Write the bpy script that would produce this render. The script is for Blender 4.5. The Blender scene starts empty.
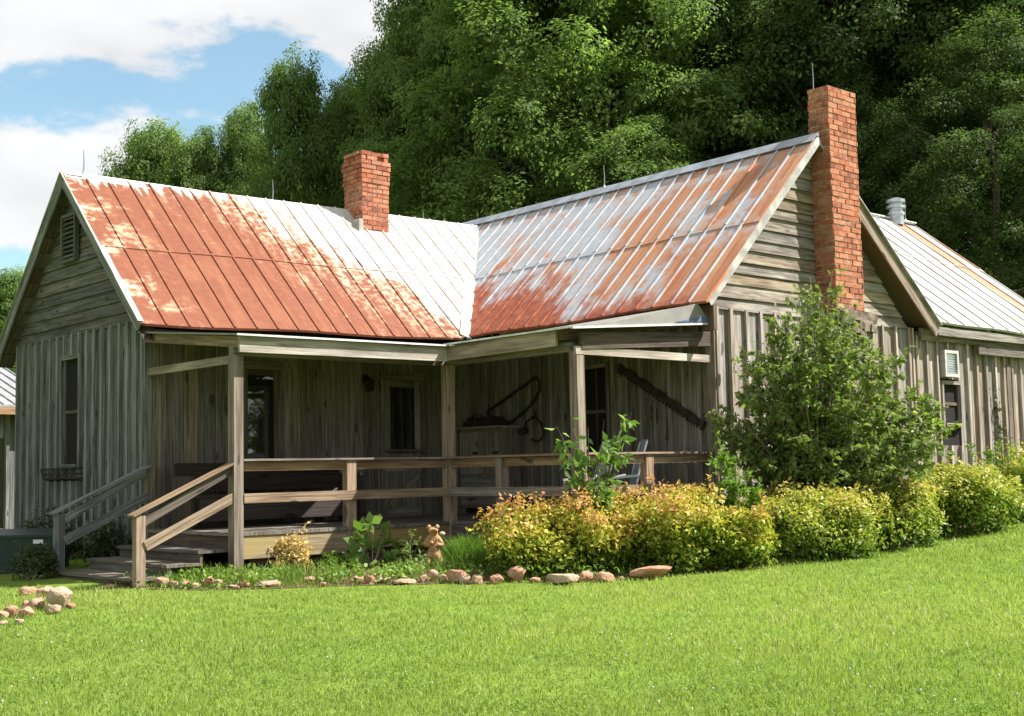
import bpy, math, random
import numpy as np
from mathutils import Vector, Matrix
random.seed(7); RNG = np.random.default_rng(11)
K = 1.2                      # metres per drawing unit
sc = bpy.context.scene
COL = sc.collection
CX, CY, CZ = -6.814, -13.818, 0.794
YAW, PITCH, ROLL, F = math.radians(-42.109), math.radians(4.977), math.radians(-1.161), 1288.44
_f = np.array([-math.sin(YAW)*math.cos(PITCH), math.cos(YAW)*math.cos(PITCH), math.sin(PITCH)])
_r = np.array([math.cos(YAW), math.sin(YAW), 0.0]); _u = np.cross(_r, _f)
CR = _r*math.cos(ROLL)+_u*math.sin(ROLL); CU = -_r*math.sin(ROLL)+_u*math.cos(ROLL)
C0 = np.array([CX, CY, CZ])
FH = np.array([-math.sin(YAW), math.cos(YAW), 0.0]); RH = _r.copy()

def st(x, y):
    return (x-CX)*RH[0]+(y-CY)*RH[1], (x-CX)*FH[0]+(y-CY)*FH[1]
def xy(s, t):
    return CX+s*RH[0]+t*FH[0], CY+s*RH[1]+t*FH[1]
def ground(x, y):
    s, t = st(np.asarray(x, float), np.asarray(y, float))
    tc = np.clip(t, -4, 21); s_ = 9*np.tanh(s/9)
    far = np.clip((t-24)/40, 0, 1)
    return -.68+.036*tc+.012*s_+.0011*s_*np.abs(s_)*np.clip(t/14, 0, 1.2) - .3*far \
        + .018*np.sin(x*1.3+.5)*np.sin(y*1.1)
def ray(u, v):
    d = _dir(u, v); return d/np.linalg.norm(d)
def _dir(u, v): return _f*F+CR*(u-512)+CU*(358-v)
def T(u, v, t):
    d = _dir(u, v); return C0+d*(t/(d@FH))
def G(u, v):
    d = _dir(u, v); lo, hi = 3.0, 40.0
    for _ in range(50):
        m = (lo+hi)/2; p = C0+d*(m/(d@FH))
        if p[2] > ground(p[0], p[1]): lo = m
        else: hi = m
    p = C0+d*(lo/(d@FH)); p[2] = ground(p[0], p[1]); return p
def depth(p): return (np.asarray(p)-C0)@FH

# ------------------------------------------------------------------ materials
class NT:
    def __init__(s, name):
        s.m = bpy.data.materials.new(name); s.m.use_nodes = True
        s.t = s.m.node_tree; s.n = s.t.nodes; s.n.clear()
        s.out = s.n.new('ShaderNodeOutputMaterial')
        s.b = s.n.new('ShaderNodeBsdfPrincipled'); s.l(s.b.outputs[0], s.out.inputs[0])
    def l(s, a, b): s.t.links.new(a, b)
    def setin(s, sock, v):
        if hasattr(v, 'is_output'): s.l(v, sock)
        elif v is not None: sock.default_value = v
    def math(s, op, a, b=None, c=None, clamp=False):
        n = s.n.new('ShaderNodeMath'); n.operation = op; n.use_clamp = clamp
        s.setin(n.inputs[0], a)
        if b is not None: s.setin(n.inputs[1], b)
        if c is not None: s.setin(n.inputs[2], c)
        return n.outputs[0]
    def mix(s, f, a, b, mode='MIX'):
        n = s.n.new('ShaderNodeMix'); n.data_type = 'RGBA'; n.blend_type = mode
        s.setin(n.inputs[0], f)
        for i, v in ((6, a), (7, b)):
            s.setin(n.inputs[i], (*v, 1) if isinstance(v, tuple) and len(v) == 3 else v)
        return n.outputs[2]
    def noise(s, vec, scale, detail=4, rough=.55, dist=0):
        n = s.n.new('ShaderNodeTexNoise'); s.l(vec, n.inputs['Vector'])
        n.inputs['Scale'].default_value = scale; n.inputs['Detail'].default_value = detail
        n.inputs['Roughness'].default_value = rough; n.inputs['Distortion'].default_value = dist
        return n.outputs['Fac']
    def attr(s, name):
        n = s.n.new('ShaderNodeAttribute'); n.attribute_name = name; return n.outputs['Fac']
    def coord(s, which): return s.n.new('ShaderNodeTexCoord').outputs[which]
    def sep(s, v):
        n = s.n.new('ShaderNodeSeparateXYZ'); s.l(v, n.inputs[0]); return n.outputs
    def comb(s, x, y, z):
        n = s.n.new('ShaderNodeCombineXYZ')
        for i, v in enumerate((x, y, z)): s.setin(n.inputs[i], v)
        return n.outputs[0]
    def ss(s, v, a, b):
        n = s.n.new('ShaderNodeMapRange'); n.interpolation_type = 'SMOOTHSTEP'
        s.setin(n.inputs[0], v); s.setin(n.inputs[1], a); s.setin(n.inputs[2], b); return n.outputs[0]
    def lin(s, v, a, b, c, d):
        n = s.n.new('ShaderNodeMapRange'); s.setin(n.inputs[0], v)
        for i, q in enumerate((a, b, c, d)): s.setin(n.inputs[i+1], q)
        return n.outputs[0]
    def ramp(s, v, stops):
        n = s.n.new('ShaderNodeValToRGB'); e = n.color_ramp.elements
        while len(e) < len(stops): e.new(.5)
        for q, (p, c) in zip(e, stops): q.position = p; q.color = (*c, 1)
        s.l(v, n.inputs[0]); return n.outputs[0]
    def bump(s, h, strength=.4, dist=.01):
        n = s.n.new('ShaderNodeBump'); n.inputs['Strength'].default_value = strength
        n.inputs['Distance'].default_value = dist; s.l(h, n.inputs['Height']); s.l(n.outputs[0], s.b.inputs['Normal'])
    def fin(s, col=None, rough=.8, metal=0, spec=.3):
        if col is not None: s.setin(s.b.inputs['Base Color'], (*col, 1) if isinstance(col, tuple) else col)
        s.setin(s.b.inputs['Roughness'], rough); s.setin(s.b.inputs['Metallic'], metal)
        s.b.inputs['Specular IOR Level'].default_value = spec
        return s.m

def wood(name, dark, light, stain=(.10, .07, .045), st_amt=.5, green=0.0, pale=0.0):
    m = NT(name); uv = m.sep(m.coord('UV')); r = m.attr('rnd')
    v = m.comb(m.math('MULTIPLY', uv[0], 1.0), m.math('MULTIPLY', uv[1], 22.0), m.math('MULTIPLY', r, 40.0))
    g = m.noise(v, 1.6, 7, .62, .4)
    v2 = m.comb(m.math('MULTIPLY', uv[0], .9), m.math('MULTIPLY', uv[1], 4.0), m.math('MULTIPLY', r, 17.0))
    g2 = m.noise(v2, 1.5, 4, .6)
    k = m.noise(m.comb(m.math('MULTIPLY', uv[0], 2.0), m.math('MULTIPLY', uv[1], 5.5), m.math('MULTIPLY', r, 91.0)), 1.7, 1, .4)
    c = m.mix(m.ss(g, .32, .68), dark, light)
    c = m.mix(m.math('MULTIPLY', m.ss(g2, .48, .72), st_amt), c, stain)
    c = m.mix(m.math('MULTIPLY', m.ss(k, .70, .76), .75), c, tuple(x*.35 for x in dark))
    crack = m.noise(m.comb(m.math('MULTIPLY', uv[0], .5), m.math('MULTIPLY', uv[1], 60.0), m.math('MULTIPLY', r, 23.0)), 1.5, 2, .5)
    c = m.mix(m.math('MULTIPLY', m.ss(crack, .64, .70), .7), c, tuple(x*.4 for x in dark))
    if green: c = m.mix(m.math('MULTIPLY', m.ss(m.noise(m.coord('Object'), 1.3, 5, .6), .50, .62), green), c, (.36, .28, .085))
    if pale: c = m.mix(m.math('MULTIPLY', m.ss(m.noise(v2, .8, 5, .6), .5, .65), pale), c, (.62, .57, .47))
    if 'blue_grey' not in name: c = m.mix(1.0, c, (1.09, 1.0, .91), 'MULTIPLY')
    val = m.n.new('ShaderNodeHueSaturation'); m.l(c, val.inputs['Color']); m.l(m.lin(r, 0, 1, .72, 1.25), val.inputs['Value'])
    m.l(m.lin(m.math('FRACT', m.math('MULTIPLY', r, 7.31)), 0, 1, .5, 1.05), val.inputs['Saturation'])
    m.bump(g, .5, .006)
    return m.fin(val.outputs[0], .85, 0, .2)

def plain(name, col, rough=.6, metal=0, noise=.25, nscale=8, spec=.3):
    m = NT(name); n = m.noise(m.coord('Object'), nscale, 5, .6)
    c = m.mix(m.ss(n, .35, .7), tuple(x*(1-noise) for x in col), tuple(min(1, x*(1+noise)) for x in col))
    return m.fin(c, rough, metal, spec)

def leafmat(name, stops, trans=.35, attr='rnd', rough=.5, spec=.25):
    m = NT(name); c = m.ramp(m.attr(attr), stops)
    m.fin(c, rough, 0, spec if 'tree' not in name else .08)
    tr = m.n.new('ShaderNodeBsdfTranslucent'); m.l(m.mix(.5, c, (.6, .75, .1), 'OVERLAY'), tr.inputs[0])
    mx = m.n.new('ShaderNodeMixShader'); mx.inputs[0].default_value = trans
    m.l(m.b.outputs[0], mx.inputs[1]); m.l(tr.outputs[0], mx.inputs[2]); m.l(mx.outputs[0], m.out.inputs[0])
    return m.m

def roof_mat_red(name):      # ridge-to-eave paint: rust red on the left, bare and whitish to the right and under the ridge
    m = NT(name); uv = m.sep(m.coord('UV')); r = m.attr('rnd'); u, v = uv[0], uv[1]     # u along ridge (0 = left), v up slope (0 = eave .. 2.9)
    streak = m.noise(m.comb(m.math('MULTIPLY', u, 9.0), m.math('MULTIPLY', v, 1.4), 0.0), 1.0, 6, .62)
    blot = m.noise(m.comb(m.math('MULTIPLY', u, 1.0), m.math('MULTIPLY', v, 1.2), 3.0), 1.7, 6, .62)
    fine = m.noise(m.comb(m.math('MULTIPLY', u, 3.0), m.math('MULTIPLY', v, 4.0), 7.0), 3.0, 6, .65)
    edge = m.math('ADD', m.math('SUBTRACT', u, m.lin(v, 0, 3.05, 5.1, 2.5)), m.math('MULTIPLY', m.math('SUBTRACT', blot, .5), 2.0))
    edge = m.math('ADD', edge, m.math('MULTIPLY', m.math('SUBTRACT', streak, .5), 1.3))
    edge = m.math('ADD', edge, m.math('MULTIPLY', m.math('SUBTRACT', r, .5), .7))
    white = m.ss(edge, -.35, .65)
    tan = m.ss(edge, -1.5, -.1)
    red = m.mix(m.ss(fine, .25, .75), (.150, .039, .0155), (.198, .059, .024))
    red = m.mix(m.math('MULTIPLY', m.ss(m.math('ADD', streak, m.math('MULTIPLY', m.math('SUBTRACT', blot, .5), .6)), .42, .72), .6), red, (.25, .092, .038))
    c = m.mix(m.math('MULTIPLY', tan, m.ss(m.math('ADD', fine, m.math('MULTIPLY', streak, .5)), .68, .90)), red, (.54, .40, .27))
    wcol = m.mix(m.ss(m.math('ADD', streak, m.math('MULTIPLY', fine, .4)), .62, .85), (.56, .56, .55), (.44, .34, .25))
    c = m.mix(white, c, wcol)
    ridge = m.ss(m.math('ADD', v, m.math('MULTIPLY', m.math('SUBTRACT', streak, .5), 1.4)), 2.86, 3.1)
    c = m.mix(ridge, c, (.56, .52, .46))
    lo = m.math('MULTIPLY', m.ss(m.math('ADD', fine, m.math('MULTIPLY', streak, .7)), .98, 1.16), m.ss(edge, -2.6, -1.0))
    c = m.mix(lo, c, (.70, .52, .33))
    left = m.math('MULTIPLY', m.ss(m.math('ADD', blot, m.math('MULTIPLY', fine, .6)), .80, 1.0), m.lin(u, 0, .9, .9, .0))
    c = m.mix(m.math('MAXIMUM', left, 0.0), c, (.72, .56, .38))
    m.bump(fine, .25, .004)
    return m.fin(c, m.lin(white, 0, 1, .75, .5), 0, .35)

def roof_mat_grey(name):
    m = NT(name); uv = m.sep(m.coord('UV')); r = m.attr('rnd'); u, v = uv[0], uv[1]      # u from the valley (0) to the gable (4.2), v up slope 0..3.25
    streak = m.noise(m.comb(m.math('MULTIPLY', u, 14.0), m.math('MULTIPLY', v, .8), m.math('MULTIPLY', r, 3.0)), 1.0, 6, .65)
    blot = m.noise(m.comb(u, m.math('MULTIPLY', v, .8), 9.0), 1.6, 6, .65)
    fine = m.noise(m.comb(m.math('MULTIPLY', u, 3.0), m.math('MULTIPLY', v, 3.0), 2.0), 3.2, 6, .7)
    grey = m.mix(m.ss(fine, .3, .7), (.33, .36, .40), (.47, .48, .50))
    rust = m.mix(m.ss(streak, .35, .65), (.36, .125, .055), (.50, .255, .14))
    a = m.math('ADD', m.math('MULTIPLY', r, .17), m.math('MULTIPLY', blot, 1.05))
    a = m.math('ADD', a, m.math('MULTIPLY', streak, .55))
    a = m.math('ADD', a, m.math('MULTIPLY', fine, .6))
    a = m.math('ADD', a, m.lin(u, .3, 3.6, -.09, .10))
    c = m.mix(m.ss(a, 1.06, 1.28), grey, rust)
    low = m.math('ADD', m.math('MULTIPLY', m.math('SUBTRACT', blot, .5), 2.4), m.math('SUBTRACT', m.lin(u, -.6, 3.4, 1.45, .12), v))
    low = m.math('ADD', low, m.math('MULTIPLY', m.math('SUBTRACT', streak, .5), 1.6))
    red = m.mix(m.ss(fine, .4, .65), (.25, .062, .033), (.38, .125, .06))
    c = m.mix(m.ss(low, -.15, .4), c, red)
    m.bump(fine, .25, .004)
    return m.fin(c, .6, 0, .25)

def roof_mat_pale(name):
    m = NT(name); uv = m.sep(m.coord('UV')); r = m.attr('rnd'); u, v = uv[0], uv[1]
    streak = m.noise(m.comb(m.math('MULTIPLY', u, 10.0), m.math('MULTIPLY', v, .9), 4.0), 1.0, 6, .62)
    blot = m.noise(m.comb(u, v, 5.0), 1.1, 5, .6)
    c = m.mix(m.ss(streak, .45, .7), (.43, .43, .415), (.31, .285, .255))
    a = m.math('ADD', m.math('ADD', m.math('MULTIPLY', r, .35), streak), m.lin(u, 1.5, 4.6, -.16, .24))
    c = m.mix(m.ss(m.math('ADD', a, m.math('MULTIPLY', m.math('SUBTRACT', blot, .5), .5)), .74, .95), c, (.36, .17, .095))
    return m.fin(c, .5, .1, .4)

def brick_mat(name):
    m = NT(name); r = m.attr('rnd'); n = m.noise(m.coord('Object'), 14, 5, .65); n2 = m.noise(m.coord('Object'), 2.2, 4, .6)
    c = m.ramp(r, [(0, (.19, .06, .04)), (.25, (.31, .095, .055)), (.6, (.38, .13, .07)), (.85, (.42, .175, .10)), (1, (.32, .15, .095))])
    c = m.mix(m.math('MULTIPLY', m.ss(n, .45, .7), .5), c, (.58, .30, .18))
    c = m.mix(m.math('MULTIPLY', m.ss(n2, .52, .72), .6), c, (.13, .075, .055)); c = m.mix(m.math('MULTIPLY', m.ss(m.noise(m.coord('Object'), 5, 5, .7), .55, .66), .35), c, (.50, .40, .30))
    m.bump(n, .6, .006); return m.fin(c, .9, 0, .15)

M = {}
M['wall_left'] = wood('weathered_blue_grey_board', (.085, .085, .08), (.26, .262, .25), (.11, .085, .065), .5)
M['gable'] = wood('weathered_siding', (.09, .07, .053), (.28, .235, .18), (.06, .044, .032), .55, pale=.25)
M['gable_left'] = wood('shade_toned_siding', (.055, .052, .045), (.15, .142, .125), (.045, .036, .028), .5)  # darker copy of the gable siding: shade on that end put into colour
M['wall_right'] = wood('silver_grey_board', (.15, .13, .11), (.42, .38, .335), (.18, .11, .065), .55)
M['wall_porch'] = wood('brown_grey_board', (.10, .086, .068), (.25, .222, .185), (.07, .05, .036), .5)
M['rail'] = wood('rail_timber', (.17, .11, .07), (.36, .26, .175), (.17, .08, .045), .5)
M['post'] = wood('post_timber', (.125, .09, .06), (.30, .232, .165), (.11, .068, .04), .55)
M['fascia'] = wood('grey_fascia', (.16, .135, .10), (.34, .295, .235), (.17, .125, .07), .5, green=.15, pale=.4)
M['skirt'] = wood('mossy_skirt', (.20, .155, .08), (.40, .32, .165), (.21, .155, .06), .5, green=.85)
M['dark'] = wood('dark_timber', (.06, .045, .035), (.15, .11, .085), (.04, .03, .025), .5)
M['bench'] = wood('red_brown_bench', (.03, .023, .019), (.065, .048, .038), (.024, .018, .014), .5)
M['floor'] = wood('floor_board', (.09, .08, .065), (.20, .178, .145), (.07, .06, .047), .4)
M['soffit'] = wood('soffit_timber', (.12, .085, .055), (.26, .19, .13), (.07, .05, .035), .5)
M['cab'] = wood('whitewashed_board', (.14, .125, .105), (.29, .27, .23), (.09, .07, .05), .45)
M['roof_red'] = roof_mat_red('rust_red_sheet'); M['roof_grey'] = roof_mat_grey('galvanised_rusty_sheet'); M['roof_pale'] = roof_mat_pale('pale_sheet')
M['flash'] = plain('flashing_metal', (.66, .66, .64), .45, .15, .2, 5)
M['ridge'] = plain('ridge_metal', (.30, .33, .37), .45, .3, .25, 4)
M['edge'] = plain('roof_edge_metal', (.42, .40, .37), .6, .2, .35, 3)
M['porchroof'] = plain('porch_sheet', (.235, .225, .205), .7, .05, .12, 3)
M['blue'] = plain('blue_tarp', (.10, .14, .27), .6, 0, .15)
M['rod'] = plain('rod_metal', (.34, .36, .38), .4, .7, .1)
M['vent'] = plain('zinc', (.50, .53, .55), .35, .7, .2)
M['brick'] = brick_mat('brick'); M['mortar'] = plain('mortar', (.50, .40, .30), .95, 0, .35, 12)
M['stone'] = plain('field_stone', (.17, .135, .10), .95, 0, .5, 9)
def glass(name, col, rough):
    m = NT(name); n = m.noise(m.coord('Object'), 1.6, 3)
    m.bump(n, .10, .03); m.b.inputs['IOR'].default_value = 1.9; return m.fin(col, rough, 0, .7)
M['glass'] = glass('dark_window_glass', (.012, .014, .014), .03)
M['black'] = plain('unlit_black', (.012, .011, .010), .95, 0, .2)  # flat black standing in for unlit space behind openings, boards and floor
M['curtain'] = plain('faded_curtain', (.09, .10, .105), .9, 0, .3, 14)
M['white'] = plain('white_paint', (.46, .45, .42), .6, 0, .12)
M['iron'] = plain('rusted_iron', (.045, .032, .026), .8, .3, .5, 10)
M['rustbit'] = plain('rust_plate', (.13, .06, .035), .85, .1, .5, 10)
M['alu'] = plain('chair_metal', (.50, .52, .54), .45, .35, .1)
M['sling'] = plain('chair_mesh', (.33, .37, .41), .8, 0, .15, 40)
M['cushion'] = plain('salmon_cushion', (.62, .26, .15), .9, 0, .2)
M['terracotta'] = plain('terracotta', (.44, .26, .125), .85, 0, .4, 16)
M['cream'] = plain('cream_stone', (.60, .48, .36), .85, 0, .2, 16)
M['utilgreen'] = plain('green_enamel', (.015, .034, .029), .45, 0, .15)
M['label'] = plain('white_plate', (.75, .76, .78), .5, 0, .05)
M['bark'] = plain('bark', (.11, .085, .065), .95, 0, .5, 7)
M['twig'] = plain('pale_twig', (.27, .225, .16), .9, 0, .35, 12)
def rock_mat():
    m = NT('sandstone'); oi = m.n.new('ShaderNodeObjectInfo'); r = oi.outputs['Random']
    n = m.noise(m.coord('Object'), 6, 7, .7); n2 = m.noise(m.coord('Object'), 2, 4, .6)
    c = m.ramp(r, [(0, (.48, .36, .26)), (.3, (.46, .27, .175)), (.6, (.42, .20, .12)), (.8, (.50, .33, .225)), (1, (.38, .26, .18))])
    c = m.mix(m.math('MULTIPLY', m.ss(n, .45, .65), .42), c, (.64, .53, .42))
    c = m.mix(m.math('MULTIPLY', m.ss(n2, .55, .68), .6), c, (.30, .14, .08))
    m.bump(n, .9, .03); return m.fin(c, .92, 0, .15)
M['rock'] = rock_mat()
def ground_mat():
    m = NT('lawn_ground'); o = m.coord('Object'); n = m.noise(o, 3, 6, .65); n2 = m.noise(o, .35, 4, .55); n3 = m.noise(o, 60, 2, .5)
    c = m.mix(m.ss(n, .35, .65), (.10, .16, .02), (.16, .235, .035)); c = m.mix(m.math('MULTIPLY', m.ss(n2, .45, .65), .4), c, (.16, .20, .04))
    c = m.mix(m.math('MULTIPLY', m.ss(n3, .5, .7), .5), c, (.05, .085, .015))
    return m.fin(c, .95, 0, .1)
M['lawn'] = ground_mat()
def soil_mat():
    m = NT('bed_soil'); o = m.coord('Object'); n = m.noise(o, 9, 6, .7)
    return m.fin(m.mix(m.ss(n, .35, .65), (.05, .036, .022), (.14, .085, .05)), .95, 0, .1)
M['soil'] = soil_mat()
GRASS = [(0, (.15, .215, .045)), (.4, (.255, .33, .075)), (.75, (.34, .40, .105)), (.92, (.40, .415, .145)), (1, (.46, .42, .22))]
M['grass'] = leafmat('grass_blade', GRASS, .45)
M['weed'] = leafmat('weed_leaf', [(0, (.08, .16, .025)), (.5, (.14, .24, .035)), (1, (.25, .31, .06))], .4)
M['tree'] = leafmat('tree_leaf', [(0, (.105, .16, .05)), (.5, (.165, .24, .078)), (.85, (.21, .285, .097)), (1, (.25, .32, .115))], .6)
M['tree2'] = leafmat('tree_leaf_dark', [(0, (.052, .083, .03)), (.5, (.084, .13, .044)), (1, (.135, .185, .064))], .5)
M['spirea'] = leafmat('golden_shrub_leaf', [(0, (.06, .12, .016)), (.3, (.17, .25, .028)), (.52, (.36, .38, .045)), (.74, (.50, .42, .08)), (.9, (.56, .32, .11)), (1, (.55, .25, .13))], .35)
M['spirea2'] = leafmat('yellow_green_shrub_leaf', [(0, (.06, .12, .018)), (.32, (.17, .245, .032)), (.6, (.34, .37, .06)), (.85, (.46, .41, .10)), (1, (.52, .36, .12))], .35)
M['shrub'] = leafmat('shrub_leaf', [(0, (.085, .13, .03)), (.5, (.165, .225, .058)), (.9, (.25, .30, .085)), (1, (.34, .37, .12))], .46, spec=.25)
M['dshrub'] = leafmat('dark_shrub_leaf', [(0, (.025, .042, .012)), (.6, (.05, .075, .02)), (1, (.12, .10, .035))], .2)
M['bright'] = leafmat('bright_leaf', [(0, (.10, .19, .03)), (.6, (.18, .29, .04)), (1, (.28, .36, .07))], .4)
M['broad'] = leafmat('broad_leaf', [(0, (.06, .13, .035)), (.6, (.11, .21, .06)), (1, (.17, .27, .08))], .3)
M['sapleaf'] = leafmat('sapling_leaf', [(0, (.09, .17, .04)), (.6, (.16, .27, .06)), (1, (.26, .35, .10))], .42)
M['peach'] = leafmat('faded_bloom', [(0, (.20, .20, .05)), (.35, (.55, .42, .16)), (1, (.66, .45, .20))], .3)
M['petalw'] = plain('clover_white', (.50, .46, .40), .9)
M['petaly'] = plain('petal_yellow', (.75, .42, .04), .8)
M['petalp'] = plain('petal_mauve', (.55, .38, .45), .8)
M['vine'] = leafmat('vine_leaf', [(0, (.05, .07, .02)), (.6, (.09, .12, .03)), (1, (.16, .13, .05))], .3)
M['shedroof'] = plain('grey_sheet', (.33, .33, .34), .5, .3, .2, 4)

# ------------------------------------------------------------------ mesh helpers
def tag(o, label=None, cat=None, group=None, kind=None):
    if label: o['label'] = label
    if cat: o['category'] = cat
    if group: o['group'] = group
    if kind: o['kind'] = kind
    return o
def root(name, loc, label, cat, group=None, rz=0):
    o = bpy.data.objects.new(name, None); o.empty_display_size = .2; COL.objects.link(o)
    o.location = Vector(loc)*K; o.rotation_euler.z = rz; o['org'] = [float(x) for x in loc]
    return tag(o, label, cat, group)
ORG = {}
def link(name, me, mat, parent, loc=None):
    o = bpy.data.objects.new(name, me); COL.objects.link(o)
    if mat is not None and not me.materials: me.materials.append(mat)
    if parent is not None: o.parent = parent
    if loc is not None: o.location = Vector(loc)*K
    return o
def orgof(p):
    while p is not None:
        if 'org' in p: return np.array(list(p['org']))
        p = p.parent
    return np.zeros(3)
class MB:
    """collects plain shapes in drawing units; build() makes ONE mesh object"""
    def __init__(s): s.v = []; s.f = []; s.uv = []; s.r = []; s.mi = []
    def face(s, pts, uvs=None, r=.5, mi=0):
        i = len(s.v); s.v += [tuple(p) for p in pts]; s.f.append(tuple(range(i, i+len(pts))))
        s.uv += list(uvs) if uvs is not None else [(0, 0)]*len(pts); s.r.append(r); s.mi.append(mi)
    def obox(s, c, ax, ay, az, r=None, mi=0):
        """oriented box: centre and three half-axis vectors, grain along the longest"""
        c = np.array(c, float); A = [np.array(a, float) for a in (ax, ay, az)]
        L = [np.linalg.norm(a) for a in A]; k = int(np.argmax(L)); r = random.random() if r is None else r
        if np.dot(np.cross(A[0], A[1]), A[2]) < 0: A[0] = -A[0]
        ou, ov = random.random()*20, random.random()*20
        for a in range(3):
            b, d = (a+1) % 3, (a+2) % 3
            for sg in (1, -1):
                q = [(-1, -1), (1, -1), (1, 1), (-1, 1)]
                if sg < 0: q = q[::-1]
                pts = [c+sg*A[a]+x*A[b]+y*A[d] for x, y in q]
                if d == k: uv = [(ou+y*L[d], ov+x*L[b]+a*.37) for x, y in q]
                else: uv = [(ou+x*L[b], ov+y*L[d]+a*.37) for x, y in q]
                s.face(pts, uv, r, mi)
    def bx(s, x0, x1, y0, y1, z0, z1, r=None, mi=0):
        s.obox(((x0+x1)/2, (y0+y1)/2, (z0+z1)/2), ((x1-x0)/2, 0, 0), (0, (y1-y0)/2, 0), (0, 0, (z1-z0)/2), r, mi)
    def beam(s, p0, p1, w, h, up=(0, 0, 1), r=None, mi=0):
        p0 = np.array(p0, float); p1 = np.array(p1, float); d = p1-p0; L = np.linalg.norm(d); d = d/L
        side = np.cross(d, up); n = np.linalg.norm(side)
        side = np.array([1., 0, 0]) if n < 1e-6 else side/n
        u2 = np.cross(side, d); s.obox((p0+p1)/2, d*L/2, side*w/2, u2*h/2, r, mi)
    def tube(s, pts, rad, n=7, r=.5, mi=0, cap=True):
        pts = [np.array(p, float) for p in pts]
        rad = [rad]*len(pts) if not hasattr(rad, '__len__') else rad
        rings = []; side = None
        for i, p in enumerate(pts):
            d = pts[min(i+1, len(pts)-1)]-pts[max(i-1, 0)]; d = d/(np.linalg.norm(d)+1e-9)
            if side is None:
                side = np.cross(d, (0, 0, 1.)) if abs(d[2]) < .9 else np.cross(d, (1., 0, 0))
            side = side-d*(side@d); side = side/(np.linalg.norm(side)+1e-9); b = np.cross(d, side)
            rings.append([p+rad[i]*(math.cos(a)*side+math.sin(a)*b) for a in [2*math.pi*k/n for k in range(n)]])
        L = 0
        for i in range(len(pts)-1):
            d = np.linalg.norm(pts[i+1]-pts[i])
            for k in range(n):
                k2 = (k+1) % n
                s.face([rings[i][k], rings[i][k2], rings[i+1][k2], rings[i+1][k]],
                       [(L, k*.05), (L, k*.05+.05), (L+d, k*.05+.05), (L+d, k*.05)], r, mi)
            L += d
        if cap:
            s.face(rings[0][::-1], None, r, mi); s.face(rings[-1], None, r, mi)
    def lathe(s, c, prof, n=16, r=.5, mi=0):
        c = np.array(c, float)
        R = [[c+np.array([q*math.cos(2*math.pi*k/n), q*math.sin(2*math.pi*k/n), z]) for k in range(n)] for q, z in prof]
        for i in range(len(prof)-1):
            for k in range(n):
                k2 = (k+1) % n; s.face([R[i][k], R[i][k2], R[i+1][k2], R[i+1][k]], None, r, mi)
        s.face(R[0][::-1], None, r, mi); s.face(R[-1], None, r, mi)
    def prism(s, poly, ext, r=None, mi=0):
        """closed polygon (3-D points) extruded by ext"""
        P = [np.array(p, float) for p in poly]; e = np.array(ext, float); r = random.random() if r is None else r
        n = np.zeros(3)
        for i in range(len(P)): n += np.cross(P[i], P[(i+1) % len(P)])
        if n@e > 0: P = P[::-1]
        def uvp(p): return (p[0]+p[1], p[2])
        s.face(P, [uvp(p) for p in P], r, mi); s.face([p+e for p in P][::-1], [uvp(p) for p in P][::-1], r, mi)
        for i in range(len(P)):
            a, b = P[i], P[(i+1) % len(P)]; s.face([a+e, b+e, b, a], [(0, 0), (np.linalg.norm(b-a), 0), (np.linalg.norm(b-a), .1), (0, .1)], r, mi)
    def build(s, name, mat, parent=None, mats=None, smooth=False):
        o_ = orgof(parent) if parent is not None else np.zeros(3)
        me = bpy.data.meshes.new(name)
        vv = (np.array(s.v)-o_)*K
        me.from_pydata([tuple(v) for v in vv], [], s.f)
        uvl = me.uv_layers.new(name='UVMap'); uvl.data.foreach_set('uv', np.array(s.uv, dtype=np.float32).ravel())
        a = me.attributes.new('rnd', 'FLOAT', 'FACE'); a.data.foreach_set('value', np.array(s.r, dtype=np.float32))
        for mm in (mats or [mat]): me.materials.append(mm)
        me.polygons.foreach_set('material_index', np.array(s.mi, dtype=np.int32))
        if smooth: me.polygons.foreach_set('use_smooth', np.ones(len(s.f), dtype=bool))
        me.update()
        return link(name, me, None, parent)
def thing_mesh(mb, name, mat, base, label, cat, group=None, kind=None, smooth=False, mats=None):
    """a one-mesh thing with its origin at base"""
    base = np.array(base, float); mb.v = [tuple(np.array(v)-base) for v in mb.v]
    o = mb.build(name, mat, None, mats, smooth); o.location = Vector(base)*K
    return tag(o, label, cat, group, kind)
def npmesh(name, V, Q, mat, rnd, tri=False):
    """fast mesh from arrays of quads (drawing units)"""
    me = bpy.data.meshes.new(name); n = Q.shape[1]
    me.vertices.add(len(V)); me.vertices.foreach_set('co', (V*K).astype(np.float32).ravel())
    me.loops.add(Q.size); me.loops.foreach_set('vertex_index', Q.astype(np.int32).ravel())
    me.polygons.add(len(Q)); me.polygons.foreach_set('loop_start', np.arange(0, Q.size, n, dtype=np.int32))
    me.update(calc_edges=True)
    a = me.attributes.new('rnd', 'FLOAT', 'FACE'); a.data.foreach_set('value', rnd.astype(np.float32))
    me.materials.append(mat); return me
def unit(a): return a/(np.linalg.norm(a, axis=-1, keepdims=True)+1e-9)
def leaf_arrays(P, N, D, L, W, fold=.15):
    """one folded diamond leaf (two quads would be heavier): base, side, tip, side"""
    D = unit(D-N*np.sum(D*N, 1, keepdims=True)); S = np.cross(N, D)
    L = np.broadcast_to(np.asarray(L, float), (len(P),))[:, None]; W = np.broadcast_to(np.asarray(W, float), (len(P),))[:, None]
    a = P; b = P+D*L*.45+S*W*.5+N*L*fold; c = P+D*L; d = P+D*L*.45-S*W*.5+N*L*fold
    V = np.stack([a, b, c, d], 1).reshape(-1, 3); Q = np.arange(len(V)).reshape(-1, 4); return V, Q
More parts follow.
